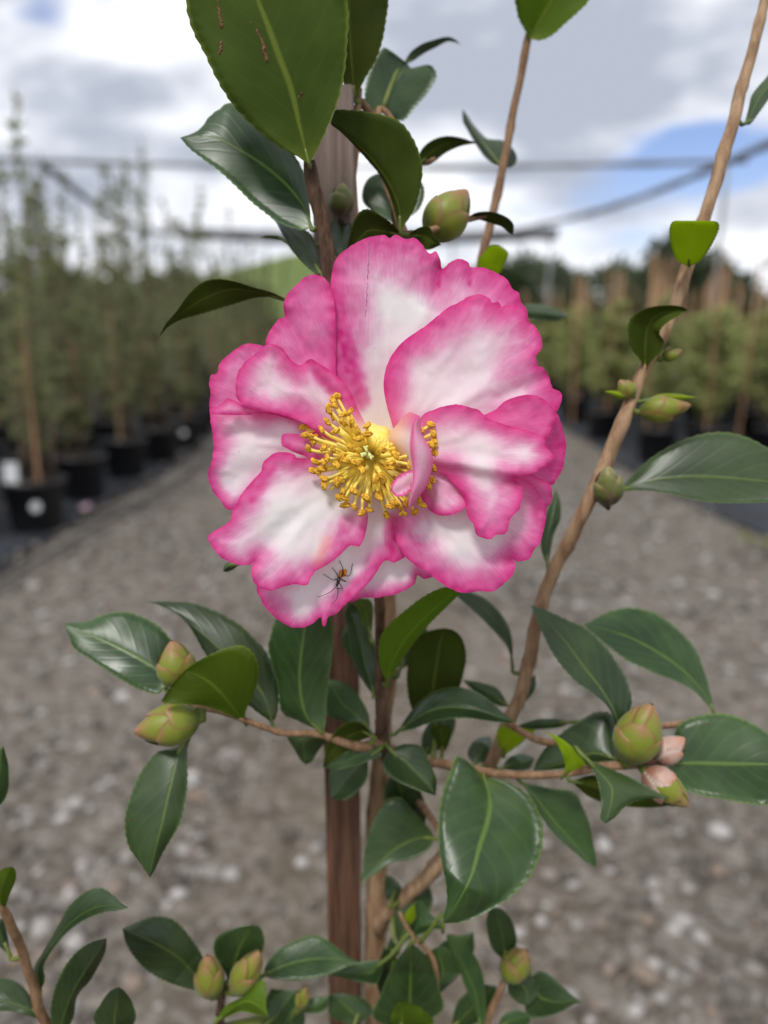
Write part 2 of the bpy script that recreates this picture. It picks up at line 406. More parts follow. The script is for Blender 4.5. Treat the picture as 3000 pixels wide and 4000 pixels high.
# gravel: one mass of small stones on the path
def gravel():
    m, g, out = mat('gravel_stone')
    gi = g.node('ShaderNodeNewGeometry'); r = gi.outputs['Random Per Island']
    o = g.node('ShaderNodeTexCoord').outputs['Object']
    cr = g.node('ShaderNodeValToRGB'); g.set(cr, 0, r); e = cr.color_ramp.elements
    e[0].position = 0; e[0].color = C(0.06, 0.05, 0.042); e[1].position = 1; e[1].color = C(0.50, 0.48, 0.46)
    for ps, c in ((.25, (0.105, 0.093, 0.079)), (.45, (0.165, 0.150, 0.130)), (.60, (0.26, 0.19, 0.14)), (.74, (0.25, 0.232, 0.212)), (.9, (0.42, 0.395, 0.37))):
        x = e.new(ps); x.color = C(*c)
    n = g.noise(o, 160, 3, .6)
    col = g.mix(g.math('MULTIPLY', n, .45), cr.outputs[0], C(0.16, 0.135, 0.115))
    g.t.links.new(pbsdf(g, col, .8, .25, g.bump(n, .4, .003)), out.inputs[0])
    bm = bmesh.new(); bmesh.ops.create_icosphere(bm, subdivisions=1, radius=1)
    bv = np.array([v.co[:] for v in bm.verts]); bf = np.array([[v.index for v in f.verts] for f in bm.faces]); bm.free()
    rng = np.random.default_rng(5); Vs = []; Fs = []; off = 0
    N = 15000
    for i in range(N):
        y = 0.6 + 6.2 * rng.random() ** 1.55; x = rng.uniform(-1.62, 1.8) if rng.random() < .93 else rng.uniform(-2.3, 2.6)
        if y < 2.2: x *= min(1, .55 + .3 * y)
        if abs(x + .12 * math.sin(y * 2)) < .26 and rng.random() < .72: x = x * 3.2 + (.35 if x > 0 else -.35)
        r0 = rng.choice([0.004, 0.006, 0.009, 0.013, 0.019], p=[.20, .25, .25, .19, .11]) * rng.uniform(.7, 1.25)
        if i % 60 == 0 and y < 3.2: r0 = rng.uniform(.011, .021)
        sc = np.array([rng.uniform(.8, 1.35), rng.uniform(.75, 1.1), rng.uniform(.45, .75)]) * r0
        a = rng.uniform(0, 6.28); ca, sa = math.cos(a), math.sin(a)
        v = bv * (1 + rng.uniform(-.16, .16, (len(bv), 1))) * sc
        v = np.stack([v[:, 0] * ca - v[:, 1] * sa, v[:, 0] * sa + v[:, 1] * ca, v[:, 2]], 1)
        zb = 0.004 + pathz(x, y) * .5 + sc[2] * .45
        if x < -1.55 or x > 1.75: zb += .02
        Vs.append(v + np.array([x, y, zb])); Fs.append(bf + off); off += len(bv)
    V = np.concatenate(Vs); Fc = np.concatenate(Fs)
    ob = mesh_obj('gravel', V.tolist(), [tuple(f) for f in Fc.tolist()], m)
    tag(ob, 'loose pale and brown gravel stones scattered over the nursery path', 'gravel', kind='stuff')
gravel()

# ---- potted plants
POT_PROF = [(0.0, 0.0), (0.112, 0.0), (0.118, 0.006), (0.142, 0.222), (0.153, 0.226), (0.155, 0.252), (0.147, 0.254), (0.141, 0.222), (0.0, 0.218)]
pv, pf = lathe_geo(POT_PROF, 24)
POT_ME = mesh_obj('pot', pv, pf, M_POT).data; bpy.data.objects.remove(bpy.data.objects['pot'])
def soil_mesh():
    V = [(0, 0, .238)]; Fc = []
    for ring in range(1, 5):
        for k in range(20):
            a = 6.2832 * k / 20; r = .1415 * ring / 4
            V.append((r * math.cos(a), r * math.sin(a), .236 + random.uniform(-.006, .008) - .003 * ring / 4))
    for k in range(20): Fc.append((0, 1 + k, 1 + (k + 1) % 20))
    for ring in range(3):
        for k in range(20):
            a = 1 + ring * 20; k2 = (k + 1) % 20; Fc.append((a + k, a + 20 + k, a + 20 + k2, a + k2))
    return mesh_obj('soil', V, Fc, M_SOIL).data
SOIL_ME = soil_mesh(); bpy.data.objects.remove(bpy.data.objects['soil'])

def leaf_cloud(rng, pts, dirs, size, name, m):
    """pointed six-sided leaves at pts, growing along dirs"""
    V = []; Fc = []
    for p, dr in zip(pts, dirs):
        d = Vector(dr).normalized(); s = size * rng.uniform(.65, 1.25)
        side = d.cross(Vector((rng.uniform(-1, 1), rng.uniform(-1, 1), rng.uniform(.2, 1)))).normalized(); up = side.cross(d)
        b = len(V); p = Vector(p); w_ = s * .24
        V += [p, p + d * s * .35 + side * w_ + up * s * .06, p + d * s * .75 + side * w_ * .75 + up * s * .04, p + d * s - up * s * .05,
              p + d * s * .75 - side * w_ * .75 + up * s * .04, p + d * s * .35 - side * w_ + up * s * .06]
        Fc += [(b, b + 1, b + 2, b + 3), (b, b + 3, b + 4, b + 5)]
    return mesh_obj(name, V, Fc, m, smooth=False)

def sapling_proto(seed, H, width, nleaf, lsize, m, stake_h, stake_m, stake_r, multi=1, wand=False):
    """meshes of one potted sapling: stem with side twigs, crown, stake"""
    rng = np.random.default_rng(seed); g = Geo(); pts = []; dirs = []
    for s_ in range(multi):
        ox, oy = (0, 0) if multi == 1 else rng.uniform(-.05, .05, 2) * (1.7 if wand else 1)
        hh = H * (1 if s_ == 0 else rng.uniform(.45 if wand else .7, .98)); path = []; lean = rng.uniform(-.06, .06, 2) * (4.0 if wand else 1)
        for i in range(9):
            t = i / 8; path.append(Vector((ox + lean[0] * t + .02 * math.sin(3 * t + seed) + rng.uniform(-.008, .008), oy + lean[1] * t + rng.uniform(-.008, .008), .22 + (hh - .22) * t)))
        V, Fc, U = tube_geo(path, [.0085 * (1 - .8 * i / 8) + .0015 for i in range(9)], 6); g.add(V, Fc, 0, U)
        nb = int((34 if wand else 26) * H / multi ** .5)
        for b in range(nb):
            t = rng.uniform(.05, .97) ** .9; k = min(7, int(t * 8)); p = path[k].lerp(path[k + 1], t * 8 - k)
            a = rng.uniform(0, 6.28); env = (1.0 - .88 * t if wand else (1 - t) ** .5) * (.35 + .65 * min(1, t * 5))
            L = width * max(.12, env) * rng.uniform(.45, 1.1)
            dv = Vector((math.cos(a), math.sin(a), rng.uniform(.5, 1.3))).normalized(); q = p + dv * L
            V, Fc, U = tube_geo([p, p.lerp(q, .5) + Vector((0, 0, -.008)), q], [.0028, .002, .001], 4); g.add(V, Fc, 0, U)
            for l in range(max(3, int(nleaf / nb * (1 if not wand or t < .5 else .6)))):
                tt = rng.uniform(.15, 1.05); pts.append(p.lerp(q, tt)); aa = rng.uniform(0, 6.28)
                dirs.append(dv * .7 + Vector((math.cos(aa), math.sin(aa), rng.uniform(-.5, .6))))
        for l in range(10):
            pts.append(path[-1] - Vector((0, 0, rng.uniform(0, .16)))); dirs.append(Vector((rng.uniform(-1, 1), rng.uniform(-1, 1), .9)))
    parts = {'stem': g.build('stem', [M_STEM]), 'crown': leaf_cloud(rng, pts, dirs, lsize, 'crown', m)}
    if stake_h:
        sg = Geo(); c = .028
        if stake_m is M_STK2:
            V, Fc = box_geo(c - stake_r, c + stake_r, c - stake_r, c + stake_r, .18, stake_h)
        else:
            V, Fc, U = tube_geo([(c, c, .18), (c + .004, c, stake_h * .5), (c, c + .003, stake_h)], stake_r, 8)
        if not wand:
            V2, F2 = box_geo(-.075, -.066, -.05, -.041, .18, stake_h * rng.uniform(.88, 1.0)); V = list(V) + V2; Fc = list(Fc) + [tuple(i_ + len(V) - 8 for i_ in f_) for f_ in F2]
        parts['stake'] = Geo().add(V, Fc).build('stake', [stake_m], smooth=False)
    meshes = {k: o.data for k, o in parts.items()}
    for o in parts.values(): bpy.data.objects.remove(o)
    return meshes
def place_sapling(proto, x, y, rz, sc, name, label, group, lean=0.0, tagm=None):
    e = empty(name, (x, y, 0.026 + pathz(x, y) * .3), rz); tag(e, label, 'potted plant', group)
    link(bpy.data.objects.new('pot', POT_ME), e); link(bpy.data.objects.new('soil', SOIL_ME), e)
    for k, me in proto.items():
        c = link(bpy.data.objects.new(k, me), e); c.scale = (sc if k != 'stake' else 1, sc if k != 'stake' else 1, 1 if k == 'stake' else sc)
        if k != 'stake': c.rotation_euler = (lean, lean * .5, 0); c.location = (0, 0, .225 * (1 - sc))
    return e
LEFT = [sapling_proto(11 + i, H, wd, nl, ls, M_F1, sh, M_STK3 if i % 2 else M_STK2, .007, 4, True)
        for i, (H, wd, nl, ls, sh) in enumerate(((2.2, .16, 390, .036, 1.0), (2.0, .18, 430, .038, 1.1), (1.8, .19, 430, .040, 0.9), (2.1, .17, 390, .036, 0)))]
RIGHT = [sapling_proto(31 + i, H, wd, nl, ls, M_F2, sh, M_STK2 if i != 1 else M_STK3, .0065, 3)
         for i, (H, wd, nl, ls, sh) in enumerate(((1.10, .28, 1500, .046, 1.46), (1.02, .30, 1400, .046, 1.40), (1.16, .28, 1400, .046, 1.50)))]
rng = np.random.default_rng(3)
lrows = [-1.73, -2.14, -2.56, -3.0, -3.5, -4.05, -4.7, -5.4]
n = 0
lab_l = ('slender grey-green sapling in a black pot beside the gravel path',
         'slender grey-green sapling in a black pot, in the block behind the path-side row')
for ri, rx in enumerate(lrows):
    ys = [3.72, 4.45, 5.12, 5.75, 6.42, 7.1, 7.9, 8.8, 9.8, 11.0, 12.4] if ri == 0 else [2.85 + .28 * ri + .66 * k * (1 + .04 * k) for k in range(13)]
    for k, yy in enumerate(ys):
        if ri and rng.random() < .06: continue
        jx, jy = rng.uniform(-.06, .06, 2)
        pr = LEFT[0] if (ri == 0 and k == 0) else LEFT[int(rng.integers(0, 4))]
        sc = 1.08 if (ri == 0 and k == 0) else rng.uniform(.90, 1.18)
        if ri and k < 3: sc *= 1.02
        e = place_sapling(pr, rx + (jx if ri or k else 0), yy + (jy if ri or k else 0), rng.uniform(0, 6.28), sc, 'potted_sapling', lab_l[0] if ri == 0 else lab_l[1],
                          'saplings beside the path' if ri == 0 else 'saplings in the block behind', rng.uniform(-.03, .03))
        n += 1
        if ri == 0 and k == 0: tag(e, 'tallest slender sapling, a white tag standing in its black pot', 'potted plant')
        if ri == 0 and k == 4: tag(e, 'slender sapling whose black pot has a round white sticker, no tag in it', 'potted plant')
        if ri == 0 and k in (0, 4):     # round paper sticker on the pot wall facing the path
            a0 = -e.rotation_euler.z + math.atan2(-yy, -rx) ; V = []; Fc = []
            for q in range(18):
                t = 6.2832 * q / 18; aa = a0 + .20 * math.cos(t) * .9; z = .135 + .026 * math.sin(t)
                rr = .1185 + (.142 - .118) * (z - .006) / .216 + .0015
                V.append((rr * math.cos(aa), rr * math.sin(aa), z))
            mesh_obj('sticker', V, [tuple(range(18))], M_WHITE, e, False)
        if ri == 0 and k == 0:          # white plant tag pushed into the mix
            a0 = -e.rotation_euler.z
            o = Geo().add(*box_geo(-.034, .034, -.0012, .0012, .20, .34)).build('plant_tag', [M_WHITE], e, False)
            o.rotation_euler = (R(-8), 0, a0 + .15); o.location = Matrix.Rotation(a0, 3, 'Z') @ Vector((-.075, -.09, 0))
lab_r = ('pale green staked shrub in a black pot, front row beyond the weed mat',
         'pale green staked shrub in a black pot, inside the block')
for ri in range(10):
    yy = 5.7 + .56 * ri * (1 + .03 * ri)
    for k in range(11):
        x = 2.0 + .46 * k + (.2 if ri % 2 else 0)
        if x / yy > .60 or rng.random() < .04: continue
        jx, jy = rng.uniform(-.05, .05, 2)
        place_sapling(RIGHT[int(rng.integers(0, 3))], x + jx, yy + jy, rng.uniform(0, 6.28), rng.uniform(.82, 1.10), 'potted_shrub',
                      lab_r[0] if ri == 0 else lab_r[1], 'front row of staked shrubs' if ri == 0 else 'staked shrubs in the block', rng.uniform(-.04, .04))
# a few taller hardwood stakes pushed in beside the pots
for i, (px, yy, h, wd) in enumerate(((2500, 6.45, 1.56, .016), (2215, 8.0, 1.50, .008), (2850, 6.5, 1.52, .008), (2345, 7.4, 1.48, .008))):
    x = (px - 1500) / 3004 * (yy / math.cos(PITCH)) * 1.0
    o = Geo().add(*box_geo(-wd, wd, -.012, .012, 0, h)).build('timber_stake', [M_STK2], smooth=False); o.location = (x, yy, .02); o.rotation_euler = (R(random.uniform(-1, 1)), R(random.uniform(-2, 2)), random.uniform(-.3, .3))
    tag(o, ('tall flat orange-brown timber stake among the pale green shrubs'), 'stake', 'tall timber stakes in the shrub block')

# things on the ground by the path edge
path = [Vector((-1.42 - .10 * math.sin(y * .9), y, .045 + .008 * math.sin(y * 2.1))) for y in np.linspace(2.2, 9.5, 40)]
V, Fc, U = tube_geo(path, .009, 8); o = Geo().add(V, Fc, 0, U).build('irrigation_pipe', [M_PIPE])
tag(o, 'thin dark irrigation pipe lying along the edge of the weed mat', 'pipe')
def fallen_petal():
    c = P(333, 1975, 1.0) - CAM; t = (CAM.z - .05) / -c.z; c = CAM + c * t; V = []; Fc = []
    for j in range(5):
        for k in range(12):
            a = 6.2832 * k / 12; r = .028 * (j + .3) / 4.3 * (1 + .12 * math.sin(3 * a)); V.append((r * math.cos(a), r * math.sin(a) * .85, .012 * (j / 4) ** 2 * (1 + .4 * math.sin(2 * a))))
    for j in range(4):
        for k in range(12): k2 = (k + 1) % 12; Fc.append((j * 12 + k, j * 12 + k2, j * 12 + 12 + k2, j * 12 + 12 + k))
    Fc.append(tuple(range(12)))
    o = mesh_obj('fallen_petal', V, Fc, M_PINKP); gx, gy = c.x, c.y
    o.location = (gx, gy, .034); o.rotation_euler = (R(25), R(-10), .4); tag(o, 'pale pink fallen petal on the edge of the weed mat', 'petal')
fallen_petal()
def weed(px, py, seed):
    c = P(px, py, 1.0) - CAM; t = (CAM.z - .03) / -c.z; c = CAM + c * t; r_ = np.random.default_rng(seed); e = empty('ground_weed', (c.x, c.y, .026))
    g = Geo(); pts = []; dirs = []
    for k in range(8):
        a = r_.uniform(0, 6.28); q = Vector((math.cos(a), math.sin(a), .8)) * r_.uniform(.05, .10); V, Fc, U = tube_geo([(0, 0, -.01), q * .5 + Vector((0, 0, .01)), q], .0018, 4); g.add(V, Fc)
        for j in range(6): pts.append(q * r_.uniform(.4, 1)); dirs.append((r_.uniform(-1, 1), r_.uniform(-1, 1), r_.uniform(-.1, .8)))
    g.build('stem', [M_STEM], e); o = leaf_cloud(r_, pts, dirs, .05, 'foliage', M_F2); o.parent = e
    tag(e, 'small bright green weed growing at the edge of the weed mat', 'weed')
weed(2975, 2150, 4)

# ---- shade structure: posts, wires, furled cloth
sh = empty('shade_structure', (0, 12.8, 0)); tag(sh, 'steel post and wire frame with furled dark shade cloth over the nursery beds', 'shade structure')
def spar(name, pts, r, m, seg=10, jit=0.0, sag=0.0, n=40):
    pts = resample(pts, n); L = []
    for i, p in enumerate(pts):
        t = i / (n - 1); L.append(Vector(p) - Vector((0, 12.8, sag * math.sin(math.pi * t))))
    rr = [r * (1 + jit * mnoise.noise(Vector((i * .7, r * 40, 0)))) for i in range(n)]
    V, Fc, U = tube_geo(L, rr, seg); return Geo().add(V, Fc, 0, U).build(name, [m], sh)
for (x, y) in ((-5.5, 12.8), (-5.5, 22.4), (5.3, 12.8), (4.6, 22.4), (-.9, 22.4), (1.9, 22.4)): spar('post', [(x, y, 0), (x, y, 1.7), (x, y, 3.5)], .035, M_STEEL, 12, n=3)
spar('furled_cloth', [(-6.0, 12.8, 3.52), (0, 12.8, 3.5), (5.6, 12.8, 3.5)], .036, M_CLOTH, 10, .5, .10)
spar('furled_cloth', [(-5.7, 22.4, 3.55), (0, 22.4, 3.5), (4.8, 22.4, 3.52)], .17, M_CLOTH, 10, .4, .12)
spar('furled_cloth', [(-5.4, 13.2, 3.5), (-5.5, 17, 3.4), (-5.6, 22.2, 3.5)], .055, M_CLOTH, 10, .5, .25)
spar('furled_cloth', [(5.45, 10.8, 3.5), (4.4, 16, 3.42), (2.4, 23.5, 3.5)], .055, M_CLOTH, 10, .5, .15)
spar('wire', [(5.8, 9.0, 3.62), (5.45, 10.8, 3.5), (5.3, 12.8, 3.5)], .006, M_STEEL, 5, n=8)
spar('wire', [(-5.6, 9.0, 3.6), (-5.5, 12.8, 3.5), (-5.5, 22.4, 3.5)], .006, M_STEEL, 5, n=12)

# ---- far trees
def tree_proto(seed, H, W, m, lsize, nclump):
    r_ = np.random.default_rng(seed); g = Geo(); pts = []; dirs = []
    tr = [Vector((r_.uniform(-.1, .1) * i, r_.uniform(-.1, .1) * i, H * .8 * i / 6)) for i in range(7)]
    V, Fc, U = tube_geo(tr, [.05 * H * (1 - i / 8) * .6 + .02 for i in range(7)], 8); g.add(V, Fc)
    for c in range(nclump):
        t = r_.uniform(.22, 1.0); a = r_.uniform(0, 6.28); rr = W * math.sin(math.pi * min(.97, max(.12, t * .9 + .08))) ** .7 * r_.uniform(.35, 1.0)
        base = tr[min(6, int(t * 6))]; q = Vector((base.x + rr * math.cos(a), base.y + rr * math.sin(a), H * t + r_.uniform(-.2, .2)))
        V, Fc, U = tube_geo([base * 1.0, base.lerp(q, .6) + Vector((0, 0, -.1)), q], [.03, .02, .008], 4); g.add(V, Fc)
        cs = W * r_.uniform(.16, .32)
        for l in range(46):
            v = Vector(r_.normal(0, 1, 3)); v.normalize(); v *= cs * r_.random() ** .4; v.z *= .75; pts.append(q + v); dirs.append(v + Vector(r_.uniform(-.1, .1, 3)))
    a = g.build('trunk', [M_STEM]); b = leaf_cloud(r_, pts, dirs, lsize, 'crown', m); d = {'trunk': a.data, 'crown': b.data}
    for o in (a, b): bpy.data.objects.remove(o)
    return d
TREES = [tree_proto(51, 6.0, 2.6, M_F3, .55, 46), tree_proto(52, 5.2, 2.9, M_F4, .55, 44), tree_proto(53, 7.0, 2.4, M_F3, .55, 46)]
labs = ['dark rounded evergreen tree on the far edge behind the nursery', 'mid green spreading tree on the far edge behind the nursery', 'tall dark narrow tree on the far edge behind the nursery']
def far_tree(k, x, y, s):
    e = empty('far_tree', (x, y, hillz(x, y) - .1), (x * 7) % 6.28); tag(e, labs[k], 'tree', ['dark rounded far trees', 'mid green far trees', 'tall dark far trees'][k]); e.scale = (s, s, s)
    for nm, me in TREES[k].items(): link(bpy.data.objects.new(nm, me), e)
for (k, x, y, s) in ((0, -15.2, 44, .62), (1, -13.0, 46, .70), (0, -11.0, 43, .66), (1, -8.3, 50, .62), (1, -18.5, 48, .75), (0, -22, 50, .8),
                     (1, 8.2, 52, .78), (0, 11.0, 50, .80), (0, 13.6, 47, .78), (2, 15.6, 46, .74), (0, 17.4, 46, .98), (2, 19.6, 48, .74), (0, 22.0, 50, .75), (1, 5.5, 56, .72), (0, 24.5, 46, .9), (1, 3.0, 60, .7), (0, -27, 52, .9),
                     (0, 9.6, 55, .9), (1, 18.6, 52, .95), (0, 7.0, 54, .85)): far_tree(k, x, y, s)

# ------------------------------------------------------------------ the camellia
ZONES = {'p': (0, 0, 1.0), 'A': (600, 0, .54250), 'B': (1200, 0, .54250), 'C': (2100, 0, .54250), 'D': (200, 2250, .60277), 'E': (1100, 2250, .60277), 'F': (2000, 2250, .60277),
         'G': (0, 3200, .60277), 'H': (900, 3300, .84388), 'I': (2000, 800, .67797), 'J': (0, 1000, .58785), '1': (750, 850, .48222), '2': (1450, 850, .48222),
         '3': (750, 1650, .48222), '4': (1450, 1600, .48222), '5': (1100, 1480, .39180), 'K': (1400, 3300, .54250), 'L': (750, 3600, .45208)}
def Z(z, pts):
    a, b, s = ZONES[z]
    return [(a + p[0] * s, b + p[1] * s) + tuple(p[2:]) for p in pts]
def DV(y, Y=.25): return Y / (math.cos(PITCH) - (y - 2000) / F_PX * math.sin(PITCH))

cb = P(1470, 3300, DV(3300)); ROOT = Vector((cb.x, .25, 0))
plant = empty('camellia_plant', (ROOT.x, ROOT.y, .0))
tag(plant, 'camellia bush with a large pink-edged white flower and glossy dark leaves', 'camellia')
PO = plant.location
def W2L(p): return Vector(p) - PO

pot = empty('plant_pot', (ROOT.x - .01, ROOT.y + .02, .024)); tag(pot, 'black plastic nursery pot holding the camellia and its stake', 'pot')
link(bpy.data.objects.new('pot_wall', POT_ME), pot); link(bpy.data.objects.new('soil', SOIL_ME), pot)

STEMS = []
def DR(y, d):
    """spread the lower shoots further behind the flower's plane"""
    wy = min(1, max(0, (y - 1950) / 450.0)); k = .42 * min(1, max(0, (.262 - d) / .045))
    d = d + (d - .1855) * k * wy
    return d + .016 * min(1, max(0, (y - 3450) / 350.0)) * min(1, max(0, (.275 - d) / .04))
def stem(pts, radii_px, m, seg=12, knots=True, n=None):
    """pts: (x, y, d) in the photograph or world Vectors; radii in photo px at that depth (or metres for Vectors)"""
    Wp = []; rr = []
    for p, r in zip(pts, radii_px):
        if isinstance(p, Vector): Wp.append(p); rr.append(r)
        else: Wp.append(P(p[0], p[1], DR(p[1], p[2]))); rr.append(r * DR(p[1], p[2]) / F_PX if r > .1 else r)
    n = n or max(16, 9 * len(Wp)); S = resample([tuple(p) + (r,) for p, r in zip(Wp, rr)], n)
    pts_ = []; rad = []
    for i, s in enumerate(S):
        nz = mnoise.noise(Vector(s[:3]) * 160); k = 1 + .10 * nz
        if knots and i % 9 == 4: k *= 1.13
        off = Vector((mnoise.noise(Vector(s[:3]) * 90 + Vector((5, 0, 0))), mnoise.noise(Vector(s[:3]) * 90 + Vector((0, 7, 0))), 0)) * s[3] * .35
        pts_.append(Vector(s[:3]) + off); rad.append(s[3] * k)
    V, Fc, U = tube_geo([W2L(p) for p in pts_], rad, seg, True, .03)
    o = Geo().add(V, Fc, 0, U).build('stem', [m], plant); STEMS.append((o, pts_, rad)); return o

yb = 4000
trunk = stem([Vector((ROOT.x, ROOT.y, .20)), Vector((ROOT.x + .004, .25, .40)), P(1470, 4050, DV(4050)), P(1470, 3600, DV(3600)), P(1470, 3200, DV(3200)), P(1492, 2900, DV(2900)), P(1520, 2550, DV(2550)),
              P(1500, 2000, DV(2000)), P(1430, 1300, DV(1300)), P(1372, 800, DV(800)), P(1385, 560, DV(560)), P(1404, 345, DV(345))],
             [.0052, .0050, 0.0043, .0040, .0035, .0030, .0028, .0026, .0022, .0019, .0016, .0008], M_BARKT, 14)
S1 = stem([(1512, 2960, .262), (1496, 2885, .232), (1486, 2670, .222), (1480, 2330, .216), (1400, 1800, .213), (1300, 1150, .209), (1283, 1000, .207), (1245, 814, .204), (1213, 662, .201), (1206, 625, .2)],
          [26, 27, 21, 20, 22, 26, 29, 29, 28, 23], M_BARKD)
SL = stem([(1500, 2890, .232), (1400, 2915, .224), (1240, 2868, .219), (1100, 2862, .216), (984, 2823, .213), (880, 2785, .2115), (770, 2760, .211), (730, 2740, .211)], [24, 19, 14, 12, 12, 11, 10, 6], M_TWIG)
SR = stem([(1512, 2910, .25), (1600, 2960, .246), (1703, 2979, .240), (1850, 3005, .232), (2000, 3027, .226), (2200, 3022, .221), (2337, 2997, .2175), (2450, 2990, .2165), (2500, 2995, .216)], [14, 16, 19, 16, 15, 14, 17, 15, 8], M_TWIG)
S2 = stem([(1475, 3640, DV(3640)), (1508, 3575, .283), (1592, 3494, .276), (1721, 3365, .268), (1850, 3110, .258), (1935, 2940, .252), (2010, 2770, .246), (2050, 2640, .243), (2136, 2300, .237), (2285, 1987, .232), (2380, 1783, .230), (2502, 1478, .228),
           (2605, 1275, .227), (2678, 1071, .2265), (2762, 814, .226), (2860, 488, .226), (2990, 0, .227), (3060, -300, .228)],
          [30, 32, 31, 29, 26, 25, 25, 26, 27, 28, 29, 25, 24, 26, 24, 24, 19, 14], M_BARKT)
S3 = stem([(1500, 2350, DV(2350)), (1640, 1800, .256), (1800, 1350, .258), (1885, 1010, .26), (1943, 760, .26), (1987, 542, .259), (2035, 300, .257), (2063, 157, .255), (2075, 100, .254)], [26, 24, 20, 18, 17, 16, 15, 15, 9], M_TWIG)
S4 = stem([(1472, 4700, .262 * 1.2), (1000, 4560, .26), (420, 4330, .23), (180, 4000, .208), (133, 3851, .2045), (78, 3700, .203), (24, 3570, .2025), (-30, 3450, .202)], [.0022, .002, .0018, .0015, .0014, .0013, .0011, .0006], M_TWIG)
S5 = stem([(1472, 4620, .262 * 1.2), (1150, 4500, .27), (900, 4200, .232), (862, 4000, .222), (868, 3893, .219), (880, 3840, .2185)], [.0022, .002, .0017, .0014, .0013, .0008], M_BARKD)
S6 = stem([(1472, 4500, .32), (1800, 4300, .27), (1900, 4000, .252), (1955, 3860, .248), (1972, 3810, .247)], [.0022, .0018, .0013, .0012, .0008], M_TWIG)
S7 = stem([(1472, 4400, .32), (1600, 4250, .27), (1640, 4050, .24), (1700, 3900, .238), (1690, 3750, .24), (1600, 3640, .25), (1560, 3560, .262)], [.002, .0018, .0013, .001, .0009, .0008, .0006], M_TWIG)
S8 = stem([P(1385, 560, DV(560)), P(1480, 640, .236), P(1570, 880, .222), P(1585, 915, .2175), P(1660, 905, .2155), P(1820, 860, .2235), P(1900, 845, .2245)], [.0014, .0013, .0013, .0012, .001, .0008, .0005], M_TWIG)
S9 = stem([P(1408, 400, DV(400)), P(1470, 460, .242), P(1500, 430, .246), P(1640, 620, .243), P(1700, 620, .241)], [.0012, .0011, .001, .0009, .0006], M_TWIG)
stem([P(1497, 3030, DV(3030)), P(1620, 3120, .268), P(1700, 3220, .256), P(1720, 3270, .252)], [.0016, .0013, .001, .0006], M_TWIG)
stem([P(1985, 2830, .247), P(2150, 2900, .245), P(2400, 2850, .244), P(2640, 2830, .243), P(2792, 2795, .241)], [.0012, .0011, .001, .0009, .0005], M_TWIG)

def nearest_stem(p):
    best = None
    for o, pts, rad in STEMS:
        for q, r in zip(pts, rad):
            d = (q - p).length
            if best is None or d < best[0]: best = (d, o, q, r)
    return best

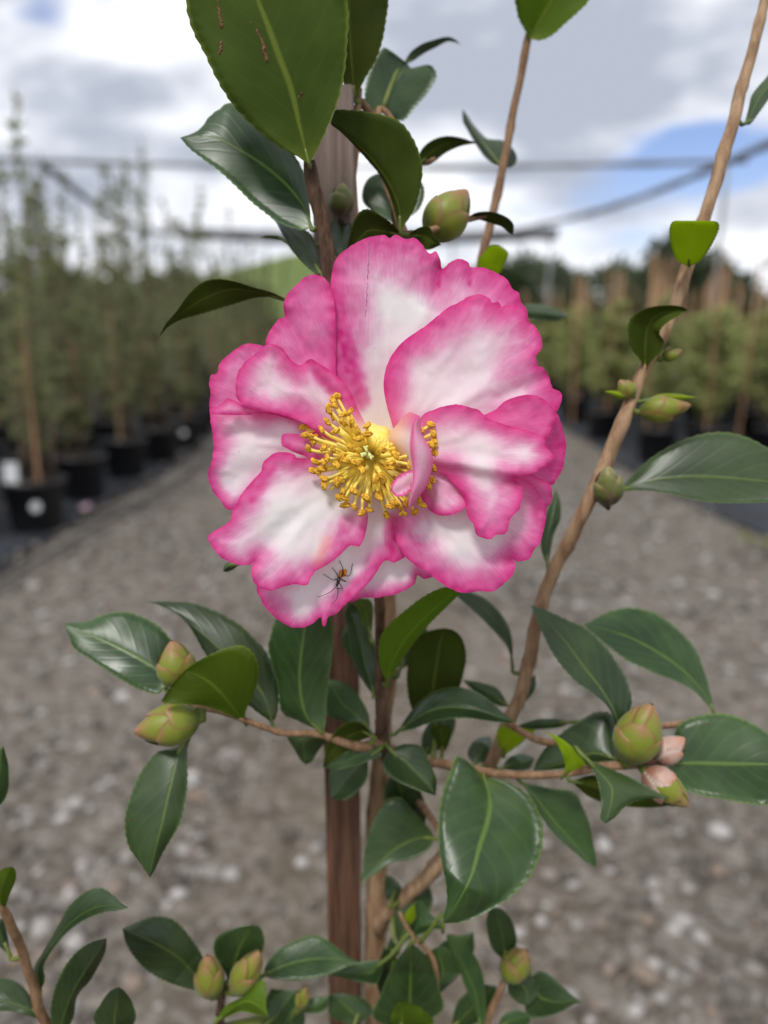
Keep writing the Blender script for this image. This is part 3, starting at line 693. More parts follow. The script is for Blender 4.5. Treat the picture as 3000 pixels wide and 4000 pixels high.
LEAFN = [0]
LEAFPTS = {}
ORPH = []
def leaf(z, base, tip, A, B, d0, d1, mid=None, dm=0.0, da=2.0, db=2.0, kind='t', NU=66, NV=5, ser=2.2, name='leaf', petiole=True, young=False, thick=.00036, wave=.35, fresh=False):
    LEAFN[0] += 1; seed = LEAFN[0]
    base, tip = Z(z, [base])[0], Z(z, [tip])[0]; A = Z(z, A); B = Z(z, B)
    EA = resample([base] + A + [tip], NU + 1); EB = resample([base] + B + [tip], NU + 1)
    if mid: MM = resample([base] + Z(z, mid) + [tip], NU + 1)
    else: MM = (EA + EB) / 2
    # keep stations aligned to the midrib: pull edges part-way to average parameter
    rng = np.random.default_rng(seed)
    dep = lambda t: d0 + (d1 - d0) * t + dm * .001 * math.sin(math.pi * t)
    RA, RB = EA.copy(), EB.copy()
    for E in (EA, EB):
        dirv_ = E - MM; ln = np.linalg.norm(dirv_, axis=1, keepdims=True) + 1e-6
        per = max(1, int(NU / 17)); saw = np.array([((i % 3) / 2 - .4) for i in range(NU + 1)])[:, None] * ser * 1.5 * np.clip(ln / 60, 0, 1)
        E += dirv_ / ln * saw
    V = []; U = []; n2 = 2 * NV + 1
    ph = rng.uniform(0, 6.28)
    for i in range(NU + 1):
        t = i / NU
        for j in range(n2):
            s = (j - NV) / NV; a = abs(s); E = (EA if s < 0 else EB) if a > .99 else (RA if s < 0 else RB)
            px = MM[i] + (E[i] - MM[i]) * a
            off = (da if s < 0 else db) * .001 * (a ** 1.35) * math.sin(math.pi * min(1, t * .93 + .05)) ** .6
            off += wave * .001 * math.sin(t * 15 + ph + (1.3 if s < 0 else 0)) * a * a
            V.append((px[0], px[1], dep(t) + off)); U.append((t, (s + 1) / 2))
    nl = len(V)
    LEAFPTS[seed] = V; yq = base[1]; V = [(v[0], v[1], DR(yq + (tip[1] - yq) * U[q_][0], v[2])) for q_, v in enumerate(V)]; d0 = DR(yq, d0)
    Wf = [P(*v) for v in V]; Wb = [P(v[0], v[1], v[2] + thick) for v in V]
    Fc = []; mi = []
    for i in range(NU):
        for j in range(n2 - 1):
            a = i * n2 + j; q = (a, a + 1, a + n2 + 1, a + n2); Fc.append(q); mi.append(0)
            Fc.append((q[3] + nl, q[2] + nl, q[1] + nl, q[0] + nl)); mi.append(1)
    for i in range(NU):
        for j in (0, n2 - 1):
            a = i * n2 + j; b = a + n2; Fc.append((a, b, b + nl, a + nl)); mi.append(2)
    Vw = Wf + Wb; U = U + U
    bp = P(base[0], base[1], d0); dist, so, q, r = nearest_stem(bp)
    if petiole:
        ORPH.append((round(dist * 1000, 1), seed, z, base))
        dirL = (Wf[3 * n2 + NV] - Wf[NV]).normalized(); k = min(.006, dist * .5)
        path = resample([tuple(bp + dirL * .004 + FWD * .0003), tuple(bp), tuple(bp - dirL * k * .6), tuple(q)], 9)
        pr = min(.0008, .00045 + dist * .04)
        PV, PF, PU = tube_geo([Vector(p_) for p_ in path], [pr * (.7 + .5 * i / 8) for i in range(9)], 8)
        o0 = len(Vw); Vw = Vw + PV; Fc += [tuple(x + o0 for x in f) for f in PF]; mi += [3] * len(PF); U = U + [(0.02, .5)] * len(PV)
    mats = [M_LT, M_LU] if kind == 't' else [M_LU, M_LT]
    if young: mats = [M_LY, M_LY]
    if fresh: mats = [M_LB, M_LB]
    return mesh_obj(name, [W2L(v) for v in Vw], Fc, mats + [M_LRIM, M_PET], so if petiole else plant, True, mi, U)

# --- upper leaves
leaf('A', (1120, 1185), (640, -420), [(1040, 1130), (880, 1040), (740, 930), (600, 790), (500, 650), (430, 520), (370, 390), (290, 240), (245, 100), (235, 0), (250, -150), (400, -340)],
     [(1190, 1050), (1260, 900), (1320, 750), (1360, 600), (1385, 450), (1395, 300), (1405, 130), (1390, 0), (1300, -180), (1000, -350)], .1985, .188, [(1060, 940), (990, 640), (900, 400), (820, 180), (750, 0), (690, -200)], dm=-1, da=-2.5, db=-2.0, kind='u', ser=3.2)
leaf('A', (1135, 1640), (190, 990), [(1120, 1450), (1080, 1240), (960, 1040), (760, 850), (560, 742), (480, 780), (400, 840), (350, 910), (290, 955)],
     [(1060, 1655), (900, 1600), (800, 1530), (700, 1450), (580, 1330), (470, 1230), (350, 1140), (260, 1070)], .2065, .210, [(1080, 1480), (950, 1320), (780, 1180), (600, 1070), (450, 990), (300, 985)], dm=2, da=4, db=-1.5)
leaf('B', (672, 1660), (168, 885), [(740, 1560), (790, 1450), (830, 1250), (800, 1080), (720, 930), (640, 860), (520, 820), (400, 800), (270, 790), (205, 795)],
     [(640, 1560), (590, 1400), (520, 1260), (430, 1150), (340, 1050), (240, 950), (180, 905)], .214, .2045, [(660, 1500), (590, 1330), (480, 1170), (370, 1050), (260, 950)], dm=-1, da=-3, db=3, kind='u')
leaf('B', (345, 720), (300, -330), [(260, 600), (245, 400), (240, 100), (250, -100)], [(420, 560), (490, 440), (540, 300), (570, 130), (585, 0), (570, -150), (450, -290)], .2265, .214, [(330, 560), (312, 380), (302, 200), (300, 0)], da=-2, db=-3, kind='u')
leaf('B', (520, 810), (715, 450), [(430, 820), (415, 650), (460, 480), (540, 350), (600, 365), (680, 425)], [(680, 870), (780, 770), (880, 650), (930, 550), (900, 478), (840, 468), (760, 495)], .246, .252, [(600, 640), (680, 520)], da=-5, db=4)
leaf('B', (690, 470), (1112, 325), [(740, 380), (820, 320), (900, 290), (1000, 265), (1060, 280)], [(760, 440), (850, 380), (930, 340), (1010, 300), (1080, 310)], .252, .262, da=-3, db=3)
leaf('B', (790, 1180), (1235, 1030), [(820, 1080), (900, 1010), (1000, 980), (1100, 990), (1180, 1015)], [(840, 1190), (920, 1160), (1000, 1100), (1100, 1055), (1180, 1038)], .240, .246, da=-4, db=3, kind='u')
leaf('B', (1400, 1195), (1118, 785), [(1330, 1170), (1270, 1120), (1200, 1020), (1150, 930), (1120, 870)], [(1460, 1210), (1510, 1150), (1480, 1070), (1400, 1010), (1300, 1000), (1200, 900), (1160, 840)], .261, .272, [(1330, 1110), (1250, 1010), (1180, 910)])
leaf('B', (1150, 1570), (1482, 1690), [(1220, 1530), (1330, 1525), (1430, 1560), (1485, 1615)], [(1230, 1580), (1330, 1610), (1400, 1632), (1450, 1672)], .2245, .226, da=-4, db=2, kind='u')
leaf('B', (640, 1620), (560, 1235), [(500, 1540), (405, 1460), (400, 1360), (450, 1275)], [(740, 1560), (810, 1500), (845, 1400), (820, 1310), (700, 1240)], .238, .246, da=0, db=0)
leaf('B', (690, 1700), (285, 1800), [(640, 1640), (560, 1570), (470, 1515), (400, 1510), (340, 1580), (310, 1680)], [(600, 1760), (480, 1810), (380, 1860)], .216, .2125, da=-4, db=3, kind='u')
leaf('B', (722, 1695), (965, 1765), [(790, 1645), (860, 1625), (890, 1645), (915, 1700)], [(780, 1745), (860, 1800)], .215, .211, da=-3, db=2, kind='u')
leaf('1', (1040, 455), (640, 0), [(1030, 350), (1010, 250), (960, 130), (850, 70), (720, 30)], [(980, 440), (880, 350), (790, 230), (720, 110), (680, 40)], .2125, .222, [(950, 300), (840, 160), (740, 70)], da=3, db=-3)
leaf('1', (790, 215), (540, 158), [(720, 150), (620, 140)], [(740, 195), (640, 175)], .226, .228, kind='u')
leaf('1', (1200, 340), (1160, -110), [(1120, 180), (1110, 0)], [(1270, 220), (1290, 60), (1235, -60)], .222, .232)
leaf('p', (1112, 1168), (622, 1316), [(1068, 1144), (991, 1122), (919, 1100), (861, 1090), (813, 1094), (774, 1113), (729, 1159), (688, 1218), (647, 1265)],
     [(1063, 1160), (991, 1165), (909, 1190), (830, 1214), (760, 1234), (705, 1250), (647, 1284)], .213, .200, [(1000, 1140), (900, 1130), (800, 1165), (700, 1230)], da=-4, db=3, kind='u')
M_SCAR = simple('leaf_scar', (0.10, 0.045, 0.022), (0.20, 0.10, 0.055), 900, .8, .15, .4, .0003)
def leaf_mark(pts, w_):
    L1 = np.array(LEAFPTS[1]); path = []
    for (x, y) in resample(Z('A', pts), 24):
        k = np.argmin(np.hypot(L1[:, 0] - x, L1[:, 1] - y)); path.append(W2L(P(x + random.uniform(-4, 4), y, L1[k, 2] + w_ * .45)))
    V, Fc, U = tube_geo(path, [w_ * (.35 + .9 * abs(mnoise.noise(Vector((i * .4, pts[0][0], 0)))) + .5 * i / 23) for i in range(24)], 7); Geo().add(V, Fc, 0, U).build('leaf_scar', [M_SCAR], S1)
leaf_mark([(690, 150), (745, 225), (785, 310), (800, 380), (812, 450)], .0006)
leaf_mark([(455, -20), (470, 60), (478, 130), (492, 200)], .00045); leaf_mark([(490, 235), (487, 310), (476, 400)], .00045); leaf_mark([(1045, 705), (1055, 690), (1068, 672)], .0004)
# --- left cluster
leaf('D', (745, 720), (85, 310), [(790, 560), (780, 430), (700, 330), (600, 270), (500, 235), (400, 237), (300, 265), (220, 298), (140, 298)], [(690, 765), (600, 745), (520, 710), (420, 650), (330, 590), (240, 530), (150, 470), (118, 390)],
     .2145, .2175, [(690, 615), (600, 550), (450, 470), (300, 400), (180, 350)], da=5, db=-2)
leaf('D', (1432, 955), (612, 165), [(1462, 900), (1475, 780), (1460, 650), (1400, 500), (1320, 410), (1240, 330), (1150, 270), (1050, 220), (920, 177), (780, 165)], [(1400, 930), (1320, 870), (1200, 760), (1060, 580), (990, 490), (940, 400), (890, 320), (820, 250), (720, 200)],
     .2165, .226, [(1395, 820), (1335, 715), (1200, 580), (1080, 460), (950, 350), (800, 240), (700, 185)], da=4, db=-3)
leaf('D', (1262, 962), (868, 612), [(1260, 880), (1305, 780), (1338, 680), (1342, 580), (1310, 500), (1240, 450), (1150, 460), (1050, 500), (950, 552)], [(1180, 915), (1100, 880), (1000, 845), (880, 832), (770, 828), (716, 818), (738, 770), (795, 692)],
     .2135, .2045, [(1190, 870), (1110, 770), (1030, 690), (950, 640)], dm=-3, da=-2, db=-1, kind='u', ser=2.6, fresh=True)
leaf('D', (860, 1070), (640, 1955), [(790, 1120), (700, 1135), (620, 1210), (550, 1330), (500, 1470), (475, 1600), (500, 1750), (570, 1850), (610, 1910)], [(905, 1040), (882, 1130), (885, 1260), (880, 1400), (850, 1570), (780, 1700), (720, 1800), (680, 1890)],
     .2115, .204, [(820, 1170), (765, 1400), (720, 1600), (680, 1750)], dm=-2, da=2, db=2.5, ser=2.6)
leaf('E', (255, 1010), (150, 60), [(100, 935), (0, 880), (-25, 700), (-85, 480), (-70, 380), (-40, 280), (30, 160)], [(282, 975), (290, 850), (302, 700), (322, 550), (335, 400), (320, 280), (260, 160)], .2185, .2145, [(165, 920), (128, 800), (115, 650), (130, 480), (150, 320)], da=3, db=3)
leaf('E', (595, 775), (440, 170), [(540, 700), (480, 600), (450, 500), (430, 350), (408, 250)], [(612, 740), (612, 600), (590, 450), (560, 380), (520, 280), (480, 200)], .2225, .226, da=4, db=-1)
leaf('E', (578, 400), (470, 145), [(530, 340), (488, 230)], [(590, 300), (592, 200), (560, 150)], .2215, .232, da=-3, db=3, kind='u')
leaf('E', (690, 700), (1175, 85), [(650, 620), (630, 540), (640, 400), (700, 310), (780, 240), (880, 160), (980, 100), (1080, 68)], [(725, 640), (770, 560), (825, 480), (885, 400), (960, 310), (1060, 210), (1150, 120)], .2195, .205, [(708, 580), (790, 430), (930, 270), (1080, 140)], dm=-2, da=-3, db=3, kind='u', fresh=True)
leaf('E', (1497, 600), (1120, 108), [(1492, 400), (1440, 270), (1340, 160), (1250, 112), (1180, 98)], [(1470, 480), (1400, 385), (1320, 300), (1230, 215), (1150, 145)], .2435, .236, da=3, db=-3)
leaf('E', (985, 960), (1060, 338), [(850, 870), (812, 700), (820, 560), (850, 430), (920, 370), (1000, 345)], [(1130, 760), (1172, 660), (1197, 520), (1172, 410), (1120, 355)], .2435, .234, da=-3, db=-3, kind='u')
leaf('E', (745, 1015), (1510, 945), [(800, 930), (860, 850), (950, 770), (1050, 730), (1150, 722), (1250, 745), (1340, 800), (1430, 880)], [(850, 992), (950, 955), (1050, 932), (1200, 922), (1350, 942), (1450, 955)], .230, .2155, [(830, 950), (950, 880), (1080, 850), (1250, 865), (1400, 910)], dm=-3, da=5, db=1)
leaf('E', (700, 1120), (1000, 1425), [(800, 1088), (900, 1100), (935, 1150), (970, 1230), (1003, 1320)], [(655, 1200), (670, 1270), (730, 1320), (820, 1362), (920, 1402)], .228, .222, da=3, db=3)
leaf('E', (592, 1040), (268, 1242), [(540, 970), (480, 943), (400, 960), (340, 1020), (290, 1120)], [(515, 1065), (470, 1110), (410, 1150), (330, 1200)], .2245, .219, da=-2, db=1, kind='u')
leaf('E', (640, 1120), (272, 1244), [(560, 1080), (470, 1110), (410, 1150), (330, 1195)], [(640, 1170), (560, 1200), (470, 1232), (380, 1250)], .2265, .2205, da=0, db=0)
leaf('E', (255, 1040), (155, 1222), [(140, 1020), (40, 1040), (80, 1120), (120, 1190)], [(300, 1055), (240, 1130), (200, 1200)], .2205, .224)
leaf('E', (572, 1005), (292, 672), [(480, 965), (380, 935), (300, 900), (280, 790)], [(565, 900), (510, 790), (440, 710), (360, 672)], .2345, .249, da=-1, db=3)
# --- right cluster
leaf('p', (1890, 3035), (1734, 3606), [(1850, 2995), (1788, 2953), (1760, 3010), (1725, 3110), (1712, 3220), (1718, 3330), (1740, 3440), (1746, 3520), (1734, 3575)], [(1950, 3045), (2030, 3080), (2090, 3140), (2121, 3240), (2110, 3340), (2060, 3440), (1980, 3515), (1880, 3572), (1800, 3604)],
     .228, .203, [(1913, 3130), (1902, 3215), (1872, 3305), (1840, 3420), (1790, 3520)], dm=-4, da=3, db=4, ser=3)
leaf('E', (995, 1700), (510, 1985), [(960, 1640), (850, 1520), (780, 1440), (700, 1440), (655, 1490), (590, 1600), (545, 1750), (528, 1900)], [(950, 1780), (850, 1835), (720, 1855), (620, 1925)], .255, .246, [(880, 1700), (740, 1770), (620, 1870)], da=3, db=-2)
leaf('F', (690, 1060), (120, 188), [(770, 850), (760, 720), (700, 590), (600, 450), (480, 340), (350, 280), (220, 220)], [(640, 880), (540, 770), (420, 690), (320, 580), (240, 460), (180, 330)], .2165, .223, [(675, 910), (580, 740), (450, 570), (350, 430), (220, 280)], da=3, db=-2)
leaf('F', (1315, 900), (465, 322), [(1290, 780), (1240, 600), (1180, 460), (1080, 350), (980, 270), (870, 220), (720, 208), (580, 252)], [(1200, 765), (1080, 690), (900, 620), (750, 550), (640, 470), (540, 385)], .2415, .236, [(1260, 780), (1150, 650), (1000, 530), (800, 415), (620, 350)], da=4, db=-3)
leaf('F', (690, 1195), (138, 1262), [(660, 920), (560, 880), (450, 930), (330, 1010), (220, 1110), (160, 1200)], [(550, 1210), (400, 1240), (250, 1258)], .219, .231, [(540, 1150), (400, 1190), (250, 1235)], da=5, db=1)
leaf('F', (325, 1305), (208, 998), [(345, 1230), (310, 1120), (262, 1045)], [(470, 1230), (420, 1140), (330, 1060)], .2205, .211, kind='u', young=True, da=-1, db=1)
leaf('F', (470, 1175), (605, 1605), [(530, 1270), (565, 1370), (578, 1480), (572, 1565)], [(650, 1255), (800, 1320), (950, 1405), (1015, 1437), (850, 1447), (740, 1492), (675, 1560)], .2105, .204, [(580, 1290), (640, 1370), (640, 1470), (620, 1550)], da=-1, db=3, ser=3.2, petiole=True)
leaf('F', (1000, 1215), (1830, 1250), [(1040, 1080), (1080, 965), (1200, 908), (1350, 890), (1480, 920), (1600, 980), (1700, 1060), (1790, 1170)], [(1050, 1300), (1130, 1385), (1250, 1425), (1400, 1452), (1550, 1477), (1659, 1480), (1770, 1400)], .2185, .2125, [(1200, 1215), (1400, 1220), (1659, 1222)], da=4, db=-1)
leaf('F', (50, 1330), (548, 1895), [(250, 1375), (400, 1400), (460, 1500), (500, 1600), (522, 1720), (545, 1820)], [(120, 1430), (190, 1560), (280, 1680), (380, 1770), (480, 1855)], .2265, .236, [(150, 1430), (270, 1590), (410, 1740)], da=4, db=-3)
leaf('F', (380, 1330), (1010, 1492), [(560, 1290), (800, 1380), (950, 1432)], [(500, 1430), (650, 1482), (850, 1502)], .2195, .222, kind='u')
leaf('F', (385, 950), (-10, 992), [(300, 925), (150, 930)], [(300, 985), (150, 995)], .252, .256)
leaf('E', (1040, 1160), (1040, 960), [(1000, 1070), (960, 990)], [(1088, 1080), (1100, 985)], .241, .230, kind='u')
leaf('E', (1250, 1225), (1345, 1035), [(1205, 1150), (1255, 1060)], [(1365, 1180), (1370, 1100)], .2435, .27)
leaf('E', (1420, 1250), (1640, 1180), [(1480, 1170), (1560, 1150)], [(1520, 1262), (1610, 1245)], .252, .27)
leaf('E', (1475, 845), (1170, 672), [(1400, 730), (1280, 688)], [(1400, 840), (1280, 775)], .250, .258)
leaf('E', (1442, 1165), (1650, 1000), [(1400, 1080), (1405, 985), (1500, 975)], [(1540, 1095), (1605, 1035)], .2475, .232, kind='u', young=True)
leaf('E', (1565, 835), (1645, 635), [(1560, 720)], [(1640, 740)], .2485, .256)
# --- right stem
leaf('I', (600, 1655), (1720, 1610), [(680, 1570), (800, 1460), (950, 1370), (1100, 1320), (1250, 1313), (1400, 1360), (1570, 1470)], [(750, 1645), (900, 1662), (1050, 1700), (1200, 1717), (1475, 1712), (1620, 1680)], .2305, .222, [(800, 1590), (1000, 1568), (1200, 1572), (1475, 1595)], da=4, db=-2)
leaf('I', (762, 970), (1012, 608), [(740, 900), (690, 830), (665, 740), (680, 660), (740, 610), (820, 585), (920, 578), (980, 588)], [(800, 905), (860, 845), (876, 790), (850, 740), (880, 690), (940, 650)], .2275, .217, [(768, 880), (770, 780), (790, 690), (860, 625), (940, 610)], da=-3, db=-3, kind='u')
leaf('I', (1020, 355), (1050, 92), [(955, 325), (920, 250), (905, 160), (925, 98), (990, 92)], [(1085, 322), (1150, 230), (1192, 140), (1178, 98), (1110, 92)], .2255, .209, da=-4, db=-4, kind='u', young=True)
leaf('I', (205, 2090), (252, 1640), [(165, 1960), (190, 1800)], [(240, 1910), (280, 1810), (278, 1700)], .2365, .25)
leaf('C', (1490, 890), (1780, 350), [(1518, 780), (1540, 690), (1590, 620), (1659, 540)], [(1530, 895), (1600, 805), (1659, 722), (1750, 590)], .2265, .234)
leaf('p', (2066, 150), (2300, -260), [(2050, 118), (2030, 81), (2019, 43), (2015, -60), (2120, -200)], [(2110, 158), (2160, 136), (2208, 92), (2263, 43), (2301, 0), (2335, -90)], .254, .236, [(2110, 80), (2170, -20), (2240, -140)], da=-3, db=-3, kind='u', fresh=True)
leaf('2', (965, 480), (1030, 222), [(880, 420), (860, 360), (905, 290), (965, 228)], [(1040, 450), (1085, 370), (1112, 295), (1085, 255)], .260, .248, kind='u', young=True, da=-2, db=-2)
leaf('I', (-30, 640), (330, 645), [(60, 580), (160, 575), (260, 605)], [(60, 650), (160, 665), (260, 668)], .262, .29)
# --- bottom
leaf('G', (28, 605), (72, 308), [(-60, 500), (-40, 380), (10, 325)], [(58, 500), (102, 390), (97, 325)], .2025, .195, kind='u', fresh=True)
leaf('G', (262, 1110), (832, 575), [(215, 980), (290, 840), (380, 680), (450, 560), (540, 480), (640, 443), (720, 480), (780, 540)], [(292, 1040), (290, 930), (400, 770), (520, 670), (650, 612), (760, 592)], .2065, .199, [(250, 960), (340, 810), (460, 670), (600, 580), (720, 560)], da=4, db=-1)
leaf('G', (392, 1420), (692, 772), [(330, 1300), (340, 1150), (390, 1010), (450, 910), (530, 830), (620, 788)], [(470, 1300), (500, 1150), (580, 1050), (640, 950), (682, 860)], .2085, .2005, [(405, 1300), (470, 1130), (560, 970), (640, 850)], da=-1, db=3)
leaf('G', (262, 1295), (-190, 1200), [(230, 1230), (180, 1120), (100, 1050), (0, 1028), (-100, 1080)], [(180, 1275), (80, 1245), (0, 1242), (-100, 1235)], .2075, .206, [(200, 1235), (100, 1200), (0, 1175), (-100, 1170)], da=4, db=-1)
leaf('G', (65, 880), (-60, 680), [(0, 830), (-50, 760)], [(52, 780), (20, 650)], .2045, .208)
leaf('G', (762, 1460), (770, 1088), [(608, 1310), (650, 1200), (710, 1118)], [(875, 1310), (862, 1200), (812, 1118)], .204, .198, da=2, db=2)
leaf('G', (1330, 1120), (793, 710), [(1345, 1000), (1320, 900), (1250, 790), (1180, 700), (1100, 640), (1000, 628), (900, 660)], [(1200, 1092), (1080, 1052), (980, 1000), (900, 930), (840, 850), (808, 780)], .2195, .216, [(1240, 985), (1150, 890), (1000, 800), (880, 748)], da=5, db=-2)
leaf('L', (310, 560), (530, 30), [(290, 450), (200, 300), (190, 180), (260, 100), (400, 45)], [(420, 500), (570, 330), (625, 200), (610, 90), (575, 40)], .2195, .229, [(340, 440), (390, 280), (450, 150)], da=-2, db=3)
leaf('L', (610, 470), (1440, 350), [(640, 370), (740, 250), (880, 170), (1020, 122), (1130, 140), (1250, 220), (1350, 300)], [(720, 500), (880, 510), (1050, 490), (1200, 450), (1340, 390)], .2215, .226, [(800, 380), (1000, 330), (1200, 320)], da=5, db=-2)
leaf('L', (200, 880), (660, 820), [(290, 730), (450, 640), (560, 530), (625, 510), (640, 640), (640, 740)], [(300, 830), (420, 780), (540, 800)], .2185, .209, [(350, 740), (480, 690), (580, 740)], da=1, db=2, fresh=True)
leaf('L', (620, 900), (910, 590), [(640, 780), (700, 660), (800, 600)], [(790, 900), (870, 780), (910, 680)], .225, .23)
leaf('L', (880, 800), (1190, 640), [(950, 700), (1080, 650)], [(960, 790), (1090, 790), (1170, 740)], .232, .238)
leaf('L', (1660, 340), (1190, 460), [(1580, 335), (1450, 350), (1300, 400)], [(1600, 530), (1500, 530), (1350, 500)], .2415, .238)
leaf('L', (1400, 900), (1195, 620), [(1195, 820), (1185, 700)], [(1560, 800), (1500, 680), (1350, 625)], .238, .243)
leaf('K', (350, 1340), (390, 715), [(110, 1250), (160, 1080), (240, 890), (320, 770)], [(600, 1200), (585, 1050), (540, 900), (470, 780)], .2275, .2175, [(370, 1150), (375, 950), (380, 820)], da=3, db=3)
leaf('K', (300, 1330), (292, 1130), [(235, 1280), (250, 1190)], [(540, 1290), (470, 1190), (390, 1145)], .2165, .211, [(310, 1280), (310, 1200)], fresh=True, da=1, db=1)
leaf('K', (880, 1330), (630, 640), [(830, 1160), (760, 1000), (700, 820), (645, 700)], [(920, 1230), (905, 980), (850, 820), (760, 700), (690, 650)], .243, .240, [(850, 1100), (770, 900), (690, 740)], da=-1, db=4)
leaf('K', (570, 1040), (560, 740), [(490, 900), (480, 790)], [(720, 920), (700, 800), (640, 740)], .246, .252)
leaf('K', (1040, 830), (975, 450), [(960, 740), (925, 600), (930, 490)], [(1110, 790), (1140, 680), (1110, 560), (1040, 470)], .2475, .252, da=0, db=3)
leaf('K', (1065, 960), (1215, 1160), [(1080, 1060), (1140, 1130)], [(1170, 950), (1290, 960), (1300, 1040), (1260, 1120)], .2465, .240, da=2, db=2)
leaf('K', (1240, 960), (1605, 1130), [(1300, 910), (1380, 940), (1480, 1030), (1560, 1100)], [(1200, 1120), (1220, 1240), (1330, 1250), (1450, 1210), (1540, 1150)], .2475, .246, da=3, db=2)
leaf('K', (1000, 1330), (1230, 1220), [(1040, 1230), (1130, 1190)], [(1130, 1330), (1230, 1290)], .2505, .253)
leaf('K', (230, 420), (195, 215), [(190, 350)], [(300, 370), (310, 310), (250, 240)], .272, .277)
leaf('K', (610, 560), (440, 390), [(540, 520), (480, 440)], [(620, 610), (520, 610), (400, 660), (430, 520)], .243, .25)
leaf('K', (340, 610), (400, 420), [(325, 520)], [(410, 520)], .262, .257, young=True)
leaf('K', (250, 840), (235, 660), [(205, 760)], [(280, 770)], .262, .265)
leaf('p', (1540, 3010), (1640, 3290), [(1500, 3090), (1530, 3220)], [(1620, 3050), (1665, 3170)], .262, .268)
leaf('p', (1440, 2960), (1290, 3120), [(1350, 2950), (1290, 3020)], [(1430, 3050), (1360, 3120)], .252, .246)
leaf('p', (1650, 2960), (1760, 2760), [(1650, 2870), (1700, 2790)], [(1740, 2910), (1780, 2830)], .258, .268)
leaf('p', (1470, 2600), (1350, 2440), [(1380, 2580), (1335, 2500)], [(1460, 2510), (1410, 2440)], .243, .252)
leaf('p', (1560, 2620), (1640, 2400), [(1545, 2530), (1580, 2430)], [(1640, 2560), (1670, 2470)], .262, .270)
leaf('p', (1560, 3700), (1660, 3420), [(1540, 3600), (1570, 3490)], [(1650, 3620), (1690, 3520)], .270, .277)
leaf('p', (1700, 3900), (1850, 3640), [(1680, 3780), (1730, 3680)], [(1800, 3800), (1850, 3720)], .262, .268)
leaf('p', (1560, 3980), (1500, 3700), [(1490, 3900), (1470, 3800)], [(1600, 3880), (1570, 3770)], .262, .258)
leaf('p', (1760, 4020), (1940, 3850), [(1790, 3910), (1870, 3850)], [(1860, 4000), (1930, 3930)], .262, .258)
leaf('p', (1180, 4060), (1060, 3860), [(1080, 4020), (1030, 3930)], [(1190, 3960), (1140, 3880)], .258, .262)
leaf('p', (-70, 3200), (14, 2915), [(-60, 3080), (-30, 2960)], [(20, 3120), (35, 3010)], .2045, .202)
leaf('3', (380, 1140), (252, 1208), [(320, 1125), (265, 1150)], [(350, 1180), (290, 1210)], .2, .203)

# --- buds
def bud(z, base, tip, rad, d0, d1, nsc=6, tone=0, sc0=.0, outer=None):
    base = Z(z, [base])[0]; tip = Z(z, [tip])[0]; dq = d1 - d0; d0 = DR(base[1], d0); d1 = d0 + dq; rp = rad * ZONES[z][2]
    a, b = P(base[0], base[1], d0), P(tip[0], tip[1], d1); ax = b - a; L = ax.length; ax.normalize(); Rr = rp * (d0 + d1) / 2 / F_PX
    s1 = ax.orthogonal().normalized(); s2 = ax.cross(s1)
    prof = lambda t: Rr * max(0.0, math.sin(math.pi * min(1, max(0, t)) ** .82)) ** .72
    mm = [M_BUD, M_BUDP, M_BUDD][tone]
    V = []; Fc = []; U = []; NT_, NA = 14, 14
    for i in range(NT_ + 1):
        t = i / NT_; r = prof(t * .97 + .012) * .93
        for k in range(NA):
            q = 6.2832 * k / NA; V.append(W2L(a + ax * (L * t) + (s1 * math.cos(q) + s2 * math.sin(q)) * r)); U.append((t, .5))
    for i in range(NT_):
        for k in range(NA): k2 = (k + 1) % NA; Fc.append((i * NA + k, i * NA + k2, (i + 1) * NA + k2, (i + 1) * NA + k))
    dist, so, q_, r_ = nearest_stem(a)
    PV, PF, PU = tube_geo([W2L(q_), W2L(a - ax * .0006), W2L(a + ax * L * .12)], [max(.0009, Rr * .22), max(.0010, Rr * .3), Rr * .35], 8)
    o0 = len(V); V += PV; Fc += [tuple(x + o0 for x in f) for f in PF]; U += [(0, .5)] * len(PV)
    core = mesh_obj('flower_bud', V, Fc, mm, plant, True, None, U)
    for s_ in range(nsc):
        th = s_ * 2.4 + sc0; t1 = .42 + .58 * (s_ + 1) / nsc; t0 = .0; half = 1.35 - .25 * s_ / nsc; lift = .00016 + .00042 * (1 - s_ / nsc)
        V = []; Fc = []; U = []; nt, na = 12, 10
        for i in range(nt + 1):
            u = i / nt; t = t0 + (t1 - t0) * u; wd = half * (1 - u ** 3.2) ** .5 + .02
            for k in range(na + 1):
                v = k / na * 2 - 1; q = th + wd * v; r = prof(t * .97 + .012) + lift * (1 - .5 * abs(v)) + .00015 * u
                V.append(W2L(a + ax * (L * t * .995) + (s1 * math.cos(q) + s2 * math.sin(q)) * r)); U.append((u, (v + 1) / 2))
        for i in range(nt):
            for k in range(na): q = i * (na + 1) + k; Fc.append((q, q + 1, q + na + 2, q + na + 1))
        mesh_obj('bud_scale', V, Fc, [M_BUD, M_BUDP, M_BUDD][outer] if outer is not None and s_ < 2 else mm, core, True, None, U)
    return core
